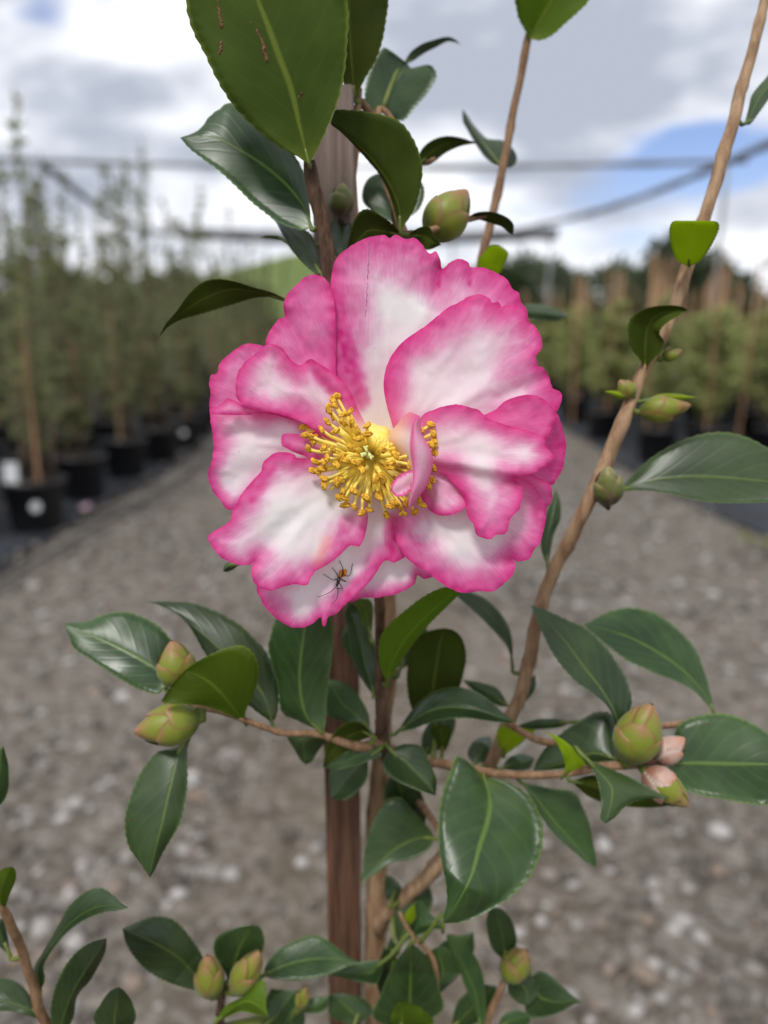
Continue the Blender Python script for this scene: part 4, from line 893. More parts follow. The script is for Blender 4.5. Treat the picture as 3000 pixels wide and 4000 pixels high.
def bud_material(name, low, mid_, tipc, edge):
    m, g, out = mat(name); uv = g.node('ShaderNodeUVMap'); uv.uv_map = 'UVMap'; sx = g.node('ShaderNodeSeparateXYZ'); g.set(sx, 0, uv.outputs[0])
    u, v = sx.outputs[0], sx.outputs[1]; obj = g.node('ShaderNodeTexCoord').outputs['Object']; n = g.noise(obj, 500, 4, .6)
    uu = g.math('ADD', u, g.math('MULTIPLY', g.math('SUBTRACT', n, .5), .45))
    col = g.mix(g.ramp(uu, .1, .6), C(*low), C(*mid_)); col = g.mix(g.ramp(uu, .70, 1.02), col, C(*tipc))
    lat = g.math('ABSOLUTE', g.math('SUBTRACT', g.math('MULTIPLY', v, 2.0), 1.0)); col = g.mix(g.ramp(lat, .62, .98, 0, .85), col, C(*edge))
    nr = g.bump(n, .3, .0004); with_trans(g, pbsdf(g, col, .45, .4, nr, **{'Sheen Weight': .15}), col, .15, out, nr); return m
M_BUD = bud_material('bud_green', (0.105, 0.135, 0.012), (0.215, 0.245, 0.022), (0.34, 0.17, 0.08), (0.24, 0.13, 0.04))
M_BUDP = bud_material('bud_pink', (0.28, 0.12, 0.07), (0.52, 0.33, 0.27), (0.55, 0.22, 0.12), (0.6, 0.48, 0.42))
M_BUDD = bud_material('bud_brown', (0.06, 0.035, 0.02), (0.13, 0.15, 0.03), (0.30, 0.27, 0.10), (0.20, 0.13, 0.08))
bud('D', (835, 720), (785, 420), 118, .2125, .2105, 6, 0, .6)
bud('D', (962, 925), (538, 1012), 128, .2105, .2045, 6, 0, 1.9)
bud('F', (745, 1200), (905, 830), 140, .2155, .211, 7, 0, 2.6)
bud('F', (925, 1195), (1118, 1050), 80, .217, .2165, 4, 1, .4)
bud('F', (855, 1255), (1142, 1492), 98, .2145, .2105, 6, 0, 1.0, 1)
bud('B', (880, 1720), (1150, 1370), 150, .2225, .2195, 6, 0, .3)
bud('B', (235, 1560), (255, 1320), 85, .2255, .2245, 5, 2, 1.1)
bud('I', (560, 1730), (550, 1505), 78, .2275, .2235, 5, 2, .2)
bud('I', (735, 1195), (1028, 1155), 68, .2265, .223, 5, 0, 1.2)
bud('I', (690, 1115), (618, 1010), 48, .2275, .226, 4, 0, .2)
bud('I', (868, 885), (980, 838), 34, .2265, .225, 3, 0, .2)
bud('L', (165, 640), (130, 290), 118, .218, .2135, 6, 0, .4)
bud('L', (370, 610), (590, 262), 108, .218, .213, 6, 0, 2.0)
bud('L', (930, 750), (985, 560), 50, .232, .23, 4, 0, .2)
bud('K', (1060, 960), (1215, 762), 98, .2465, .2415, 5, 0, .9)
leaf('I', (700, 1105), (530, 1075), [(640, 1120), (580, 1095)], [(640, 1080), (580, 1070)], .2265, .222, young=True)
leaf('I', (760, 1130), (1065, 1110), [(850, 1090), (960, 1090)], [(850, 1130), (960, 1125)], .2265, .2205, young=True)

# ------------------------------------------------------------------ the flower
FC = (1478, 1795)
flower_base = Geo()
pa, pb = P(1452, 1830, .2125), P(1478, 1795, .1995); axf = (pb - pa).normalized()
V, Fc, U = tube_geo([W2L(pa), W2L(pa.lerp(pb, .4)), W2L(pa.lerp(pb, .75)), W2L(pb), W2L(pb + axf * .0012)], [.0016, .0017, .0032, .0048, .0052], 16); flower_base.add(V, Fc, 0, U)
flower = flower_base.build('flower', [M_PET], plant); flower['label'] = 'open white camellia flower with deep pink petal margins and yellow stamens'

PETALS = {}
from mathutils.geometry import delaunay_2d_cdt
def seg_dist(x, y, x0, y0, x1, y1):
    ex, ey = x1 - x0, y1 - y0; t = np.clip(((x - x0) * ex + (y - y0) * ey) / (ex * ex + ey * ey), 0, 1)
    return np.hypot(x - x0 - ex * t, y - y0 - ey * t)
def petal(key, out, de, base=FC, bw=26, db=None, bulge=0.0, margin=95, wash=0.0, ruff=0.5, rf=5.0, ridges=(), N=110, NV=30, basal=.5, cut=(.10, .42), fringe=3.4, power=1.1, name='petal', pinks=(), stains=(), step=11.0):
    """out: margin polyline in photo px, (x, y[, depth offset mm]); ridges: (x0,y0,x1,y1,width px,height mm towards viewer); pinks: the same with an amount of pigment"""
    kk = ord(key[0]) + 7.0 * len(key); rng = np.random.default_rng(int(kk))
    N = int(N * 1.7); E = resample([(p[0], p[1], (p[2] if len(p) > 2 else 0.0) * 10) for p in out], N + 1); E[:, 2] /= 10
    bp = np.array(base, float); rel = E[:, :2] - bp; ln = np.linalg.norm(rel, axis=1); lmax = ln.max(); un = rel / ln[:, None]
    fr = np.array([mnoise.noise(Vector((i * .30, kk, 0))) + .7 * mnoise.noise(Vector((i * .95, kk, 4))) for i in range(N + 1)])
    endf = np.minimum(1, np.minimum(np.arange(N + 1), N - np.arange(N + 1)) / 8); E[:, :2] += un * (fr * fringe * endf)[:, None]
    poly = np.vstack([E[:, :2], bp + un[-1] * bw * .4, bp + un[0] * bw * .4])
    x0, y0 = poly.min(0); x1, y1 = poly.max(0); gx, gy = np.meshgrid(np.arange(x0, x1, step), np.arange(y0, y1, step * .87)); gx[1::2] += step / 2
    G = np.stack([gx.ravel(), gy.ravel()], 1) + rng.uniform(-1.5, 1.5, (gx.size, 2))
    dmn = np.min(np.hypot(G[:, None, 0] - poly[None, :, 0], G[:, None, 1] - poly[None, :, 1]), axis=1); G = G[dmn > 6.5]
    nb = len(poly); allp = [Vector(p) for p in np.vstack([poly, G]).tolist()]
    vv2, _, ff, *_ = delaunay_2d_cdt(allp, [], [list(range(nb))], 1, 1e-4)
    XY = np.array([(v.x, v.y) for v in vv2]); used = sorted({i for f in ff for i in f}); rm = {o_: n_ for n_, o_ in enumerate(used)}
    XY = XY[used]; ff = [tuple(rm[i] for i in f) for f in ff]; x, y = XY[:, 0], XY[:, 1]
    if db is None: db = .1968 - .45 * (.1955 - de)
    D = np.hypot(x[:, None] - E[None, :, 0], y[:, None] - E[None, :, 1]); near = D.argmin(1); dm_ = D.min(1)
    rr = np.hypot(x - bp[0], y - bp[1]) / lmax; th = np.arctan2(y - bp[1], x - bp[0]); th0 = math.atan2(un[N // 2][1], un[N // 2][0]); th = (th - th0 + math.pi) % (2 * math.pi) - math.pi
    w8 = np.exp(-(D / 38.0) ** 2) + 1e-12; eoff = (w8 * E[None, :, 2]).sum(1) / w8.sum(1); et = np.exp(-(dm_ / (lmax * .16)) ** 1.3)
    ph = rng.uniform(0, 6.28); phase = np.interp(near, np.arange(N + 1), np.cumsum(np.r_[0, np.hypot(*np.diff(E[:, :2], axis=0).T)]) / 420.0)
    d = db + (de - db) * np.minimum(1.05, rr) ** power - bulge * .001 * np.sin(np.pi * np.minimum(1, rr)) + eoff * .001 * et
    amp = np.array([mnoise.noise(Vector((p * 2.2, kk, 9))) for p in phase])
    d += ruff * .0011 * et * np.minimum(1, rr * 1.4) * (np.sin(phase * 5.2 + ph) * (.7 + amp) + .45 * np.sin(phase * 13.0 + ph * 2) + .22 * np.sin(phase * 31.0 + ph * 3))
    n1 = np.array([mnoise.noise(Vector((a_ * .012, b_ * .012, kk))) for a_, b_ in XY]); n2 = np.array([mnoise.noise(Vector((a_ * .035, b_ * .035, kk))) for a_, b_ in XY])
    d += (.00022 * n1 + .00007 * n2) * np.minimum(1, rr * 2)
    d += .00012 * np.sin(th * 34 + 3 * n1) * np.minimum(1, rr * 1.6)
    d += (.00030 * np.exp(-dm_ / 9.0) + .00028 * n2 * np.exp(-dm_ / 45.0)) * np.minimum(1, rr * 1.5)
    for (a0, b0, a1, b1, wd, h) in ridges: d -= h * .001 * np.exp(-(seg_dist(x, y, a0, b0, a1, b1) / wd) ** 2)
    c0 = np.clip((rr - cut[0]) / (cut[1] - cut[0]), 0, 1); c0 = c0 * c0 * (3 - 2 * c0)
    nm = np.array([mnoise.noise(Vector((a_ * .0085, b_ * .0085, kk * 1.7))) for a_, b_ in XY])
    pk = np.maximum(wash * (1 + .25 * n1), np.exp(-(dm_ / (margin * .90 * (1 + .62 * nm))) ** 1.02) * (.90 + .12 * n2)) * c0 + wash * .25 * (1 - c0)
    for (a0, b0, a1, b1, wd, h) in pinks: pk = np.maximum(pk, h * np.exp(-(seg_dist(x, y, a0, b0, a1, b1) / wd) ** 2) * (1 + .3 * n2))
    st = np.zeros_like(x)
    for (a0, b0, a1, b1, wd, h) in stains: st = np.maximum(st, h * np.exp(-(seg_dist(x, y, a0, b0, a1, b1) / wd) ** 2))
    bs = basal * np.maximum(0, 1 - rr / .42) ** 1.6; dd = d
    o = mesh_obj(name, [W2L(P(*p)) for p in zip(x, y, dd)], ff, M_PETAL, flower, True, None, np.stack([th / 2.0 + kk * .13, rr], 1), {'pink': np.clip(pk, 0, 1.05), 'basal': bs, 'stain': st})
    PETALS[key] = np.stack([x, y, dd], 1); return o

petal('A', [(1330, 1560), (1310, 1460, -1.2), (1304, 1300, -2.2), (1295, 1150, -1.5), (1293, 1085), (1312, 1014), (1357, 970), (1425, 932), (1473, 921), (1502, 917), (1521, 931), (1546, 917), (1585, 934), (1619, 929), (1648, 954), (1677, 990), (1701, 982), (1720, 1014, -.6), (1725, 1048, 1.2),
            (1739, 1043, .8), (1759, 1023), (1797, 1011, -.6), (1831, 1026), (1840, 1043, .5), (1884, 1045), (1932, 1062), (1980, 1091), (2000, 1125), (2024, 1144), (2038, 1183), (2062, 1231), (2040, 1380), (1900, 1600), (1640, 1740)],
      .1925, bulge=1.5, margin=135, ruff=.5, rf=7, ridges=((1300, 1100, 1500, 1640, 60, -1.6), (1720, 1040, 1700, 1150, 18, -1.0), (1470, 1000, 1520, 1500, 120, -.6), (1840, 1040, 1830, 1130, 16, -.7)), N=150, pinks=((1322, 1150, 1400, 1560, 48, .78), (1330, 1300, 1360, 1450, 26, .95), (1725, 1050, 1712, 1120, 14, .95), (1842, 1050, 1835, 1110, 14, .9)))
petal('B', [(1360, 1560), (1316, 1480, -.8), (1312, 1332, -1.2), (1309, 1216, -1), (1300, 1149), (1285, 1105), (1256, 1079), (1227, 1072), (1194, 1081), (1165, 1105), (1131, 1139), (1114, 1163), (1107, 1197), (1110, 1235, 1.0), (1095, 1246, .6), (1083, 1252), (1059, 1284), (1044, 1313), (1037, 1350), (1060, 1440), (1150, 1580), (1300, 1700)],
      .1893, bulge=.8, margin=100, wash=.60, ruff=.4, rf=4, ridges=((1110, 1230, 1200, 1380, 22, -1.0), (1230, 1120, 1300, 1400, 60, -.7)), cut=(.18, .5))
petal('E1', [(1250, 1560), (1100, 1400), (1034, 1356), (1010, 1347), (981, 1342), (943, 1349), (909, 1373), (880, 1395), (856, 1424), (849, 1458), (822, 1467), (818, 1501), (822, 1535), (818, 1573), (822, 1621), (840, 1680), (1000, 1780), (1250, 1800)],
      .1935, margin=80, wash=.52, ruff=.5, rf=4)
petal('E2', [(1250, 1640), (1000, 1590), (870, 1586), (822, 1600), (824, 1650), (830, 1693), (834, 1737), (830, 1785), (815, 1833), (813, 1857), (820, 1891), (832, 1920), (856, 1949), (875, 1978), (895, 1992), (930, 1985), (1050, 1930), (1250, 1840)],
      .1900, bulge=.5, margin=62, ruff=.6, rf=4, ridges=((820, 1800, 1150, 1700, 45, .8), (900, 1900, 1150, 1780, 40, -.8)))
petal('I', [(1420, 1960), (1370, 2150), (1350, 2300), (1367, 2349), (1425, 2333), (1473, 2336), (1498, 2330), (1546, 2321), (1585, 2304), (1614, 2285), (1626, 2265), (1631, 2246), (1655, 2262), (1681, 2256), (1695, 2235), (1690, 2120), (1600, 1960)],
      .1955, db=.1975, margin=44, ruff=.5, rf=4)
petal('P', [(1650, 1640), (1950, 1560), (2100, 1560), (2168, 1607), (2188, 1643), (2202, 1687), (2212, 1735), (2207, 1778), (2200, 1827), (2183, 1860), (2164, 1889), (2149, 1896), (2050, 1930), (1850, 1950), (1650, 1880)],
      .1935, margin=120, wash=.80, ruff=.5, rf=5)
petal('H', [(1390, 1920), (1200, 2120), (1040, 2240), (1003, 2296), (1015, 2335), (1030, 2364), (1059, 2397), (1088, 2421), (1121, 2443), (1160, 2453), (1194, 2448), (1223, 2436), (1252, 2410, .8), (1258, 2436, -.5), (1264, 2448, -.8), (1273, 2441, -.6), (1283, 2409, .6), (1309, 2402), (1338, 2373), (1362, 2349), (1396, 2320), (1449, 2267), (1500, 2193),
            (1535, 2198), (1561, 2188), (1584, 2168), (1590, 2080), (1570, 1960)],
      .1905, bulge=1.0, margin=68, ruff=.4, rf=5, ridges=((1265, 2440, 1330, 2150, 26, 1.3), (1330, 2300, 1450, 2000, 60, -.8)), N=130, pinks=((1540, 2040, 1530, 2180, 40, .85), (1290, 2390, 1480, 2200, 34, .7)))
petal('L', [(1700, 1800), (1950, 1850), (2060, 1850), (2110, 1870), (2150, 1895), (2158, 1930), (2154, 1966), (2137, 1981), (2110, 2010), (1900, 2010), (1680, 1930)], .1912, margin=85, wash=.6, ruff=.4)
petal('J', [(1545, 1930), (1560, 2010), (1546, 2063), (1544, 2092), (1556, 2130), (1583, 2174), (1609, 2198), (1643, 2222), (1677, 2241), (1706, 2265), (1749, 2294), (1788, 2311), (1826, 2316), (1870, 2309), (1923, 2311), (1956, 2290), (1995, 2256), (2012, 2222), (2012, 2198, .4), (2000, 2183, 1.0), (2019, 2193), (2048, 2191), (2072, 2179),
            (2087, 2145), (2111, 2121), (2120, 2082), (2130, 2044), (2132, 2000), (2120, 1950), (2060, 1880), (1900, 1840), (1700, 1810)],
      .1866, bulge=.6, margin=98, ruff=.5, rf=7, ridges=((2000, 2185, 1850, 2060, 30, -1.0), (1560, 2130, 1760, 2150, 45, .8), (1640, 2010, 1720, 2120, 40, -.7), (1950, 2050, 2080, 2120, 60, .8)), N=140, pinks=((1580, 2080, 1640, 2150, 46, .6), (2090, 1960, 2110, 2060, 36, .7)))
petal('N', [(1545, 1700), (1527, 1641, -.6), (1508, 1573), (1498, 1501), (1508, 1438), (1532, 1385), (1571, 1337), (1609, 1308), (1653, 1279), (1701, 1241), (1749, 1202), (1788, 1183), (1831, 1159), (1874, 1149), (1908, 1163), (1925, 1183, .4), (1947, 1178), (1959, 1197, .5), (1985, 1192), (2019, 1195), (2048, 1216), (2063, 1241), (2070, 1262, .6),
            (2091, 1274), (2111, 1313), (2118, 1356), (2101, 1380, .3), (2094, 1395, .9), (2103, 1429), (2123, 1436), (2144, 1472), (2159, 1515), (2188, 1530), (2195, 1559), (2183, 1593), (2165, 1612), (2040, 1680), (1850, 1720), (1680, 1750)],
      .1862, bulge=1.2, margin=118, ruff=.45, rf=7, ridges=((2095, 1395, 1760, 1600, 40, .9), (2070, 1260, 2060, 1360, 16, -.7), (1620, 1450, 1900, 1480, 120, -.7), (2140, 1470, 1950, 1560, 22, -.9)), N=150, cut=(.05, .22), basal=.25)
petal('O', [(1720, 1720), (1850, 1640), (1932, 1602), (1971, 1568), (2019, 1549), (2067, 1542), (2111, 1552), (2144, 1576), (2168, 1612), (2160, 1660), (2120, 1730), (2000, 1780), (1750, 1790)], .1832, margin=90, wash=.66, ruff=.3, rf=3, ridges=((1950, 1620, 2110, 1600, 40, -.8),))
petal('M', [(1600, 1880), (1643, 1937), (1662, 1971), (1681, 1995), (1710, 2012), (1739, 2014), (1768, 2010), (1812, 1986), (1830, 1950), (1800, 1880), (1700, 1800)], .1850, margin=55, wash=.34, ruff=.8, rf=3, cut=(.2, .6), fringe=5, ridges=((1690, 1850, 1735, 2010, 20, .7), (1650, 1890, 1690, 1990, 16, -.6), (1760, 1900, 1785, 1995, 16, -.5)))
petal('G', [(1260, 1680), (1184, 1696), (1136, 1693), (1104, 1698), (1100, 1737), (1121, 1751), (1160, 1771), (1250, 1800)], .1862, margin=60, wash=.5, ruff=.2, rf=2, cut=(.35, .7))
petal('D', [(1440, 1680), (1395, 1590, -.5), (1367, 1525), (1333, 1487), (1305, 1458), (1261, 1429), (1222, 1405), (1203, 1404), (1186, 1420, .8), (1165, 1426, .9), (1136, 1405), (1116, 1376), (1097, 1356), (1063, 1344), (1034, 1351), (1006, 1376), (962, 1409), (933, 1448), (921, 1491), (921, 1535), (931, 1564), (962, 1588), (1010, 1602), (1088, 1617), (1136, 1631), (1184, 1650), (1240, 1690), (1330, 1745)],
      .1838, bulge=.8, margin=78, ruff=.4, rf=5, ridges=((1190, 1420, 1330, 1600, 22, -.9), (960, 1580, 1250, 1680, 40, 1.0), (1050, 1400, 1200, 1600, 80, -.6)), N=130, pinks=((1205, 1425, 1380, 1590, 36, .72),))
petal('D2', [(1180, 1640), (1100, 1612), (1010, 1592), (962, 1586), (905, 1560), (885, 1556), (872, 1572), (846, 1592), (824, 1615), (880, 1620), (960, 1621), (1040, 1614), (1140, 1640)], .1858, base=(1300, 1690), bw=8, db=.1885, margin=36, wash=.30, ruff=.2, rf=2, N=70, basal=0)
petal('F', [(1330, 1790), (1174, 1790), (1150, 1775), (1116, 1766), (1078, 1768), (1049, 1785), (1027, 1809), (1018, 1843), (991, 1872), (962, 1906), (938, 1939), (924, 1968), (909, 1997, .6), (899, 2031, .8), (871, 2055, .3), (837, 2074), (813, 2094), (818, 2118), (832, 2142), (856, 2171), (885, 2190), (933, 2207), (977, 2205), (995, 2185, .9), (984, 2208, .2), (981, 2233), (986, 2262),
            (1006, 2291), (1034, 2303), (1063, 2308), (1083, 2301), (1112, 2291), (1150, 2282), (1184, 2287), (1203, 2282), (1213, 2258), (1227, 2243), (1232, 2231), (1280, 2205), (1319, 2176), (1358, 2137), (1372, 2130), (1401, 2135), (1420, 2108), (1432, 2065), (1437, 2031), (1437, 1980), (1440, 1890)],
      .1830, bulge=.8, margin=72, ruff=.5, rf=7, ridges=((850, 2080, 1150, 1960, 45, .7), (990, 2190, 1150, 2020, 30, -.7), (1100, 2250, 1180, 2030, 40, .6), (1222, 2240, 1240, 2080, 24, -.5), (1000, 1880, 1200, 1850, 50, -.7), (1290, 2150, 1280, 2000, 60, .6)), N=160, stains=((1245, 2190, 1275, 2110, 24, .55),), pinks=((1360, 2050, 1300, 2160, 50, .55), (1060, 1830, 980, 1950, 36, .72)))
petal('K', [(1600, 1690), (1652, 1621), (1691, 1602), (1730, 1588), (1778, 1580), (1826, 1588), (1870, 1602), (1889, 1617), (1908, 1636), (1956, 1653), (2005, 1668), (2053, 1680), (2091, 1692), (2125, 1711), (2132, 1740), (2144, 1759), (2166, 1781), (2154, 1803), (2125, 1822), (2087, 1846, -.4), (2053, 1856, -.6), (2004, 1868, .4), (2024, 1884, 1.2), (2041, 1913, .8), (2038, 1957), (2024, 1995),
            (1995, 2024), (1985, 2063), (1971, 2087), (1937, 2089), (1918, 2106), (1884, 2101), (1860, 2087), (1850, 2048), (1831, 2024), (1821, 1991), (1814, 1947), (1788, 1904), (1720, 1846), (1640, 1830)],
      .1795, bulge=1.0, margin=78, ruff=.4, rf=7, ridges=((1680, 1785, 2010, 1850, 30, 1.5), (1720, 1850, 2010, 1905, 34, -.7), (1800, 1640, 2050, 1740, 60, -.6), (1830, 1900, 1880, 2050, 30, .7)), N=150, basal=.35)

def petaloid():
    fold = resample([(1640, 1624), (1620, 1658), (1616, 1700), (1614, 1759), (1618, 1822), (1618, 1870), (1609, 1918), (1598, 1964), (1598, 1988)], 41)
    back = resample([(1600, 1608), (1573, 1626), (1545, 1664), (1520, 1695), (1520, 1730), (1560, 1790), (1590, 1860), (1594, 1930), (1597, 1986)], 41)
    flap = resample([(1640, 1626), (1648, 1690), (1672, 1735), (1686, 1765), (1691, 1800), (1684, 1850), (1665, 1902), (1630, 1950), (1600, 1988)], 41)
    V = []; U = []; pk = []; bs = []; nv = 22
    for i in range(41):
        t = i / 40
        for j in range(nv + 1):
            v = j / nv
            if v < .5: q = v / .5; x, y = back[i] + (fold[i] - back[i]) * q; d = .1905 - (.0135) * q ** .9
            else: q = (v - .5) / .5; x, y = fold[i] + (flap[i] - fold[i]) * q; d = .1770 - .0006 * math.sin(math.pi * min(1, q * 1.4)) + .0042 * q ** 1.6
            d += .0003 * math.sin(t * 14)
            V.append(W2L(P(x, y, d))); U.append((t * .6, v))
            top = max(0, 1 - t / .25); pk.append(min(.62, .15 + .55 * top) if v < .45 else .60 - .34 * (1 - abs(t - .4)) * math.sin(math.pi * (v - .45) / .56)); bs.append(.75 * max(0, 1 - v * 2.1) * (1 - top * .6))
    Fc = [(i * (nv + 1) + j, i * (nv + 1) + j + 1, (i + 1) * (nv + 1) + j + 1, (i + 1) * (nv + 1) + j) for i in range(40) for j in range(nv)]
    mesh_obj('petaloid', V, Fc, M_PETAL, flower, True, None, U, {'pink': pk, 'basal': bs, 'stain': [0.0] * len(pk)})
petaloid()
petal('Q', [(1616, 1832), (1566, 1851), (1537, 1880), (1527, 1909), (1532, 1925), (1551, 1940), (1585, 1933), (1609, 1909), (1622, 1870)], .1782, base=(1640, 1845), bw=6, db=.1800, margin=4, wash=.34, ruff=.9, rf=2, N=60, NV=16, fringe=4, ridges=((1540, 1905, 1610, 1860, 12, .5), (1560, 1925, 1600, 1900, 10, -.5)), basal=.1, cut=(0, .1), name='petaloid')

def scar():
    pa_ = PETALS['A']; path = []
    for (x, y) in resample([(1438, 938), (1441, 1000), (1437, 1060), (1436, 1120), (1431, 1180), (1428, 1240)], 40):
        k = np.argmin(np.hypot(pa_[:, 0] - x, pa_[:, 1] - y)); path.append(W2L(P(x + random.uniform(-2, 2), y, pa_[k, 2] + .00006)))
    V, Fc, U = tube_geo(path, [.00008 + .00016 * abs(mnoise.noise(Vector((i * .35, 3, 1)))) * (1.6 if 14 < i < 24 else 1) for i in range(40)], 6); Geo().add(V, Fc, 0, U).build('petal_scar', [simple('scar_grey', (0.20, 0.08, 0.16), (0.36, 0.18, 0.30), 900, .7, .2, 0)], flower)
scar()

# --- stamens and pistil
def stamen_materials():
    m1, g, out = mat('filament_yellow'); n = g.noise(g.node('ShaderNodeTexCoord').outputs['Object'], 300, 3, .5)
    col = g.mix(g.ramp(n, .3, .7), C(0.98, 0.76, 0.10), C(0.99, 0.85, 0.24)); with_trans(g, pbsdf(g, col, .5, .25), col, .12, out)
    m, g, out = mat('anther_gold'); obj = g.node('ShaderNodeTexCoord').outputs['Object']; n = g.noise(obj, 1500, 4, .65, .5)
    col = g.mix(g.ramp(n, .35, .62), C(0.46, 0.19, 0.007), C(0.90, 0.52, 0.05)); nr = g.bump(n, .9, .0004)
    g.t.links.new(pbsdf(g, col, .65, .25, nr), out.inputs[0]); return m1, m
M_FIL, M_ANT = stamen_materials()
M_STYLE = simple('stigma_pale', (0.66, 0.64, 0.20), (0.78, 0.76, 0.34), 300, .4, .4, .1, .0003)
ANTH = [(552,170,10),(510,215,60),(525,265,20),(470,300,80),(512,375,70),(675,330,-40),(700,430,80),(455,430,60),(215,478,0),(240,560,-30),(400,505,60),(535,525,-20),(310,625,60),(265,700,70),(290,570,30),(855,465,-40),(860,548,0),(768,597,-10),(702,688,50),(510,700,70),(1008,708,-10),(455,785,80),(425,830,60),(340,828,20),(548,855,20),(735,838,20),(805,910,50),(310,915,20),(360,930,60),(425,995,15),(425,1060,60),(548,1040,70),(1135,755,45),(1085,840,-20),(1080,885,0),(945,1000,-70),(1010,985,50),(720,1120,30),(625,1185,20),(575,1185,40),(635,1255,0),(725,1280,60),(800,1335,0),(875,1305,10),(1285,860,80),(1290,770,50),(1395,510,55),(1485,455,30),(1515,545,70),(1495,660,45),(1525,630,60),(1530,740,80),(1495,1000,20),(1460,1050,60),(1405,1255,20),(1330,1330,-10),(1215,1345,0),(1045,1360,60),(1070,1270,30),(1130,1230,50),(1180,1280,50),(1245,1240,80),(1360,1190,60),(1515,890,60)]
SC = (885, 790)
bm = bmesh.new(); bmesh.ops.create_icosphere(bm, subdivisions=3, radius=1); ICO = [v.co.copy() for v in bm.verts]; ICOF = [tuple(v.index for v in f.verts) for f in bm.faces]; bm.free()
def stamen(i, x, y, ang):
    rg = random.Random(i * 17 + 3); dx, dy = x - SC[0], y - SC[1]; R5 = math.hypot(dx, dy); ux, uy = (dx / R5, dy / R5)
    Rm = R5 * .3918 * .0000615; Ls = .0168 if R5 < 620 else .0185
    fwd_ = max(.0035, math.sqrt(max(0, Ls ** 2 - Rm ** 2)) * .82)
    b5 = (SC[0] + ux * (62 + 40 * min(1, R5 / 500)) + rg.uniform(-14, 14), SC[1] + uy * (62 + 40 * min(1, R5 / 500)) + rg.uniform(-14, 14)); db_ = .1905
    dt = .1935 - fwd_ - rg.uniform(0, .001)
    if x > 1280 and y < 1300: dt = max(dt, .1832 if x > 1420 else .1812); dt = min(dt, .1850)
    bx, by = Z('5', [b5])[0]; tx, ty = Z('5', [(x, y)])[0]
    cx, cy = bx + (tx - bx) * .45 + rg.uniform(-9, 9), by + (ty - by) * .45 + rg.uniform(-9, 9); dc = db_ + (dt - db_) * .62
    c2 = (bx + (tx - bx) * .78 + rg.uniform(-6, 6), by + (ty - by) * .78 + rg.uniform(-6, 6), db_ + (dt - db_) * .92)
    path = [Vector(p) for p in resample([tuple(P(bx, by, db_)), tuple(P(cx, cy, dc)), tuple(P(*c2)), tuple(P(tx, ty, dt))], 14)]
    g = Geo(); V, Fc, U = tube_geo([W2L(p) for p in path], [.00062 - .00026 * k / 13 for k in range(14)], 8); g.add(V, Fc, 0, U)
    c = P(tx, ty, dt - .0002); a = R(-ang + rg.uniform(-15, 15)); e1 = RGT * math.cos(a) + UPV * math.sin(a); e2 = -RGT * math.sin(a) + UPV * math.cos(a); e3 = -FWD
    tp = rg.uniform(-.5, .5); e1 = (e1 + e3 * tp).normalized(); e3 = (e3 - e1 * e3.dot(e1)).normalized(); e2 = e3.cross(e1)
    L, Wd = rg.uniform(.00098, .00140), rg.uniform(.00056, .00078); V = []; sd_ = Vector((i * 3.1, i * 1.7, 0))
    for co in ICO:
        gro = 1 - .34 * math.exp(-(co.y / .22) ** 2) * max(0, co.z); k = 1 + .34 * mnoise.noise(co * 1.9 + sd_) + .36 * mnoise.noise(co * 4.8 + sd_)
        bend = .25 * co.x * co.x
        V.append(W2L(c + e1 * co.x * L * k + e2 * (co.y + bend * (1 if i % 2 else -1)) * Wd * k + e3 * co.z * Wd * .85 * k * gro))
    g.add(V, ICOF, 1); g.build('stamen', [M_FIL, M_ANT], flower)
for i, (x, y, a) in enumerate(ANTH): stamen(i, x, y, a)
_r = random.Random(99)
for i, (x, y, a) in enumerate(ANTH):
    if i % 3 == 0 and x < 1250 and math.hypot(x - SC[0], y - SC[1]) > 220:
        k_ = _r.uniform(.62, .90); an_ = _r.uniform(-.10, .10); ddx, ddy = (x - SC[0]) * k_, (y - SC[1]) * k_
        stamen(100 + i, SC[0] + ddx * math.cos(an_) - ddy * math.sin(an_), SC[1] + ddx * math.sin(an_) + ddy * math.cos(an_), a + _r.uniform(-60, 60))
# bare inner filaments fill the fused ring
for i in range(70):
    a = 6.2832 * i / 70 + random.uniform(-.04, .04) + .1; r0, r1 = 70, random.uniform(230, 520)
    if math.sin(a) < -.25 and math.cos(a) > -.45: r1 = min(r1, random.uniform(190, 240))
    g = Geo(); b = Z('5', [(SC[0] + r0 * math.cos(a), SC[1] + r0 * math.sin(a))])[0]; t = Z('5', [(SC[0] + r1 * math.cos(a + .05), SC[1] + r1 * math.sin(a + .05))])[0]
    V, Fc, U = tube_geo([W2L(P(b[0], b[1], .1885)), W2L(P((b[0] + t[0]) / 2, (b[1] + t[1]) / 2, .1862)), W2L(P(t[0], t[1], .1853))], [.0005, .00042, .00030], 8); g.add(V, Fc, 0, U); g.build('filament', [M_FIL], flower)
def column():
    prof = [(.0088, .1955), (.0082, .1930), (.0068, .1905), (.0052, .1886), (.0040, .1877), (.0029, .1879), (.0020, .1895)]; V = []; Fc = []; S = 40
    c = Z('5', [SC])[0]
    for k, (r, d) in enumerate(prof):
        for s in range(S):
            a = 6.2832 * s / S; rr = r * (1 + .10 * math.sin(a * 13 + k * .3) * (1 if 1 < k < 6 else .3)); p = P(c[0], c[1], d) + (RGT * math.cos(a) + UPV * math.sin(a)) * rr; V.append(W2L(p))
    for k in range(len(prof) - 1):
        for s in range(S): s2 = (s + 1) % S; Fc.append((k * S + s, k * S + s2, (k + 1) * S + s2, (k + 1) * S + s))
    Fc.append(tuple((len(prof) - 1) * S + s for s in range(S)))
    mesh_obj('stamen_column', V, Fc, M_FIL, flower)
column()
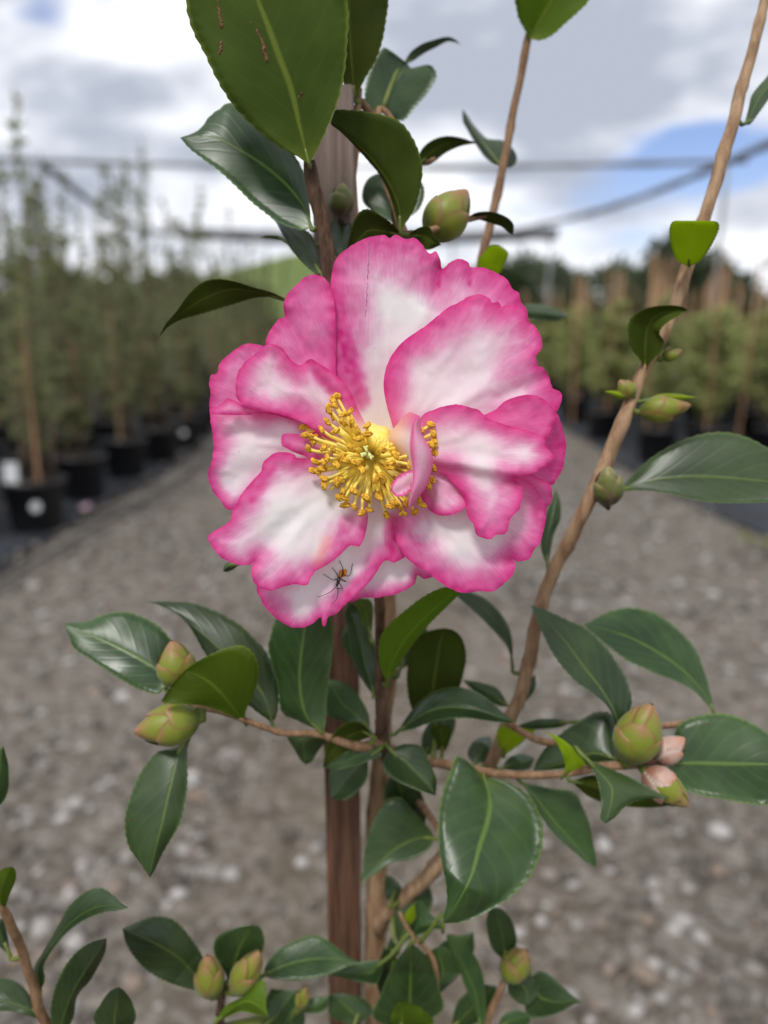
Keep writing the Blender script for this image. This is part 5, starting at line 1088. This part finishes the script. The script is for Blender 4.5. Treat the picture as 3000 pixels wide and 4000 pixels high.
def pistil():
    g = Geo(); c = Z('5', [(855, 745)])[0]
    V, Fc, U = tube_geo([W2L(P(c[0] + 10, c[1] + 14, .192)), W2L(P(c[0] + 4, c[1] + 6, .186)), W2L(P(c[0], c[1], .1806))], [.0010, .0008, .0007], 10); g.add(V, Fc, 0, U)
    for (x, y) in ((842, 690), (808, 758), (893, 778)):
        t = Z('5', [(x, y)])[0]; m_ = ((c[0] + t[0]) / 2, (c[1] + t[1]) / 2)
        V, Fc, U = tube_geo([W2L(P(c[0], c[1], .1808)), W2L(P(m_[0], m_[1], .1796)), W2L(P(t[0], t[1], .1796))], [.0004, .00048, .0006], 8, flat=.6); g.add(V, Fc, 0, U)
        for q in (-1, 1):
            dx, dy = t[0] - c[0], t[1] - c[1]; e = (t[0] + dx * .35 - dy * .4 * q, t[1] + dy * .35 + dx * .4 * q)
            V, Fc, U = tube_geo([W2L(P(t[0], t[1], .1796)), W2L(P(e[0], e[1], .1794))], [.00045, .0002], 7); g.add(V, Fc, 0, U)
    g.build('pistil', [M_STYLE], flower)
pistil()

# ------------------------------------------------------------------ insect on the lower petal
def insect():
    Hs = np.vstack([PETALS['H']]);
    def sd3(x, y, up=0.0): k = np.argmin(np.hypot(Hs[:, 0] - x, Hs[:, 1] - y)); return P(x, y, Hs[k, 2] - up)
    M_BLK = simple('insect_black', (0.006, 0.005, 0.006), (0.016, 0.013, 0.013), 900, .35, .5, .2, .0002)
    M_ORG = simple('insect_orange', (0.42, 0.13, 0.006), (0.56, 0.22, 0.012), 900, .4, .45, .2, .0002)
    pz = lambda x, y, up: sd3(*Z('3', [(x, y)])[0], up)
    root = empty('insect', pz(1190, 1275, .0)); tag(root, 'tiny black insect with an orange abdomen and long legs standing on a lower petal', 'insect')
    lo = lambda p: p - root.location
    def blob(name, pts, rad, m, seg=14):
        S = resample([tuple(p) + (r,) for p, r in zip(pts, rad)], 18); V, Fc, U = tube_geo([lo(Vector(s[:3])) for s in S], [s[3] for s in S], seg); return Geo().add(V, Fc, 0, U).build(name, [m], root)
    blob('abdomen', [pz(1196, 1258, .0012), pz(1206, 1240, .0013), pz(1220, 1222, .0015), pz(1236, 1208, .0015), pz(1250, 1196, .0013)], [.0003, .0007, .00098, .0008, .00025], M_ORG)
    blob('thorax', [pz(1180, 1306, .0011), pz(1184, 1290, .0013), pz(1189, 1272, .0014), pz(1198, 1255, .0013)], [.0003, .0004, .0005, .0003], M_BLK)
    blob('head', [pz(1172, 1328, .0009), pz(1175, 1316, .0011), pz(1180, 1304, .0012)], [.00018, .00034, .00024], M_BLK)
    blob('wing_pad', [pz(1212, 1250, .0022), pz(1222, 1226, .0026), pz(1232, 1206, .0024)], [.0001, .00026, .0001], M_BLK, 8)
    legs = [[(1188, 1272, 1.3), (1168, 1270, 1.7), (1142, 1276, 1.4), (1065, 1228, 0.05)], [(1190, 1262, 1.3), (1165, 1214, 1.8), (1135, 1177, .05)], [(1200, 1250, 1.3), (1222, 1190, 2.4), (1195, 1120, .05)],
            [(1205, 1252, 1.3), (1240, 1243, 2.0), (1280, 1235, 1.8), (1300, 1142, .05)], [(1195, 1262, 1.3), (1225, 1275, 1.8), (1246, 1291, 1.2), (1208, 1278, .05)], [(1186, 1292, 1.2), (1198, 1310, 1.6), (1217, 1343, .8), (1168, 1345, .05)]]
    for L in legs: blob('leg', [pz(x, y, u * .001) for x, y, u in L], [.00013, .00012, .00010, .00007][:len(L)], M_BLK, 6)
    for L in ([(1172, 1326, 1.0), (1120, 1374, 1.1), (1065, 1400, .8), (1010, 1415, .5)], [(1176, 1328, 1.0), (1183, 1370, 1.1), (1172, 1430, .8), (1135, 1466, .5)]): blob('antenna', [pz(x, y, u * .001) for x, y, u in L], [.0001, .00009, .00007, .00005], M_BLK, 6)
insect()

# ------------------------------------------------------------------ stake behind the plant
sp = P(1342, 3300, DV(3300)); st = Geo(); hw = .0059
V = []; Fc = []; nz = 40
for i in range(nz + 1):
    z = .20 + (1.068 - .20) * i / nz
    for k, (a, b) in enumerate(((-1, -1), (-.8, -1.05), (.8, -1.05), (1, -1), (1.05, -.8), (1.05, .8), (1, 1), (-1, 1), (-1.05, .8), (-1.05, -.8))):
        n_ = mnoise.noise(Vector((k * 2.3, z * 25, 1))) * .05 + 1; V.append((a * hw * n_, b * hw * n_, z - .20))
for i in range(nz):
    for k in range(10): k2 = (k + 1) % 10; Fc.append((i * 10 + k, i * 10 + k2, i * 10 + 10 + k2, i * 10 + 10 + k))
Fc += [tuple(range(9, -1, -1)), tuple(nz * 10 + k for k in range(10))]
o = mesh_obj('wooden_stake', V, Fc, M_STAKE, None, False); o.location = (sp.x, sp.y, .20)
tag(o, 'square red-brown hardwood stake standing upright beside the camellia trunk', 'stake')
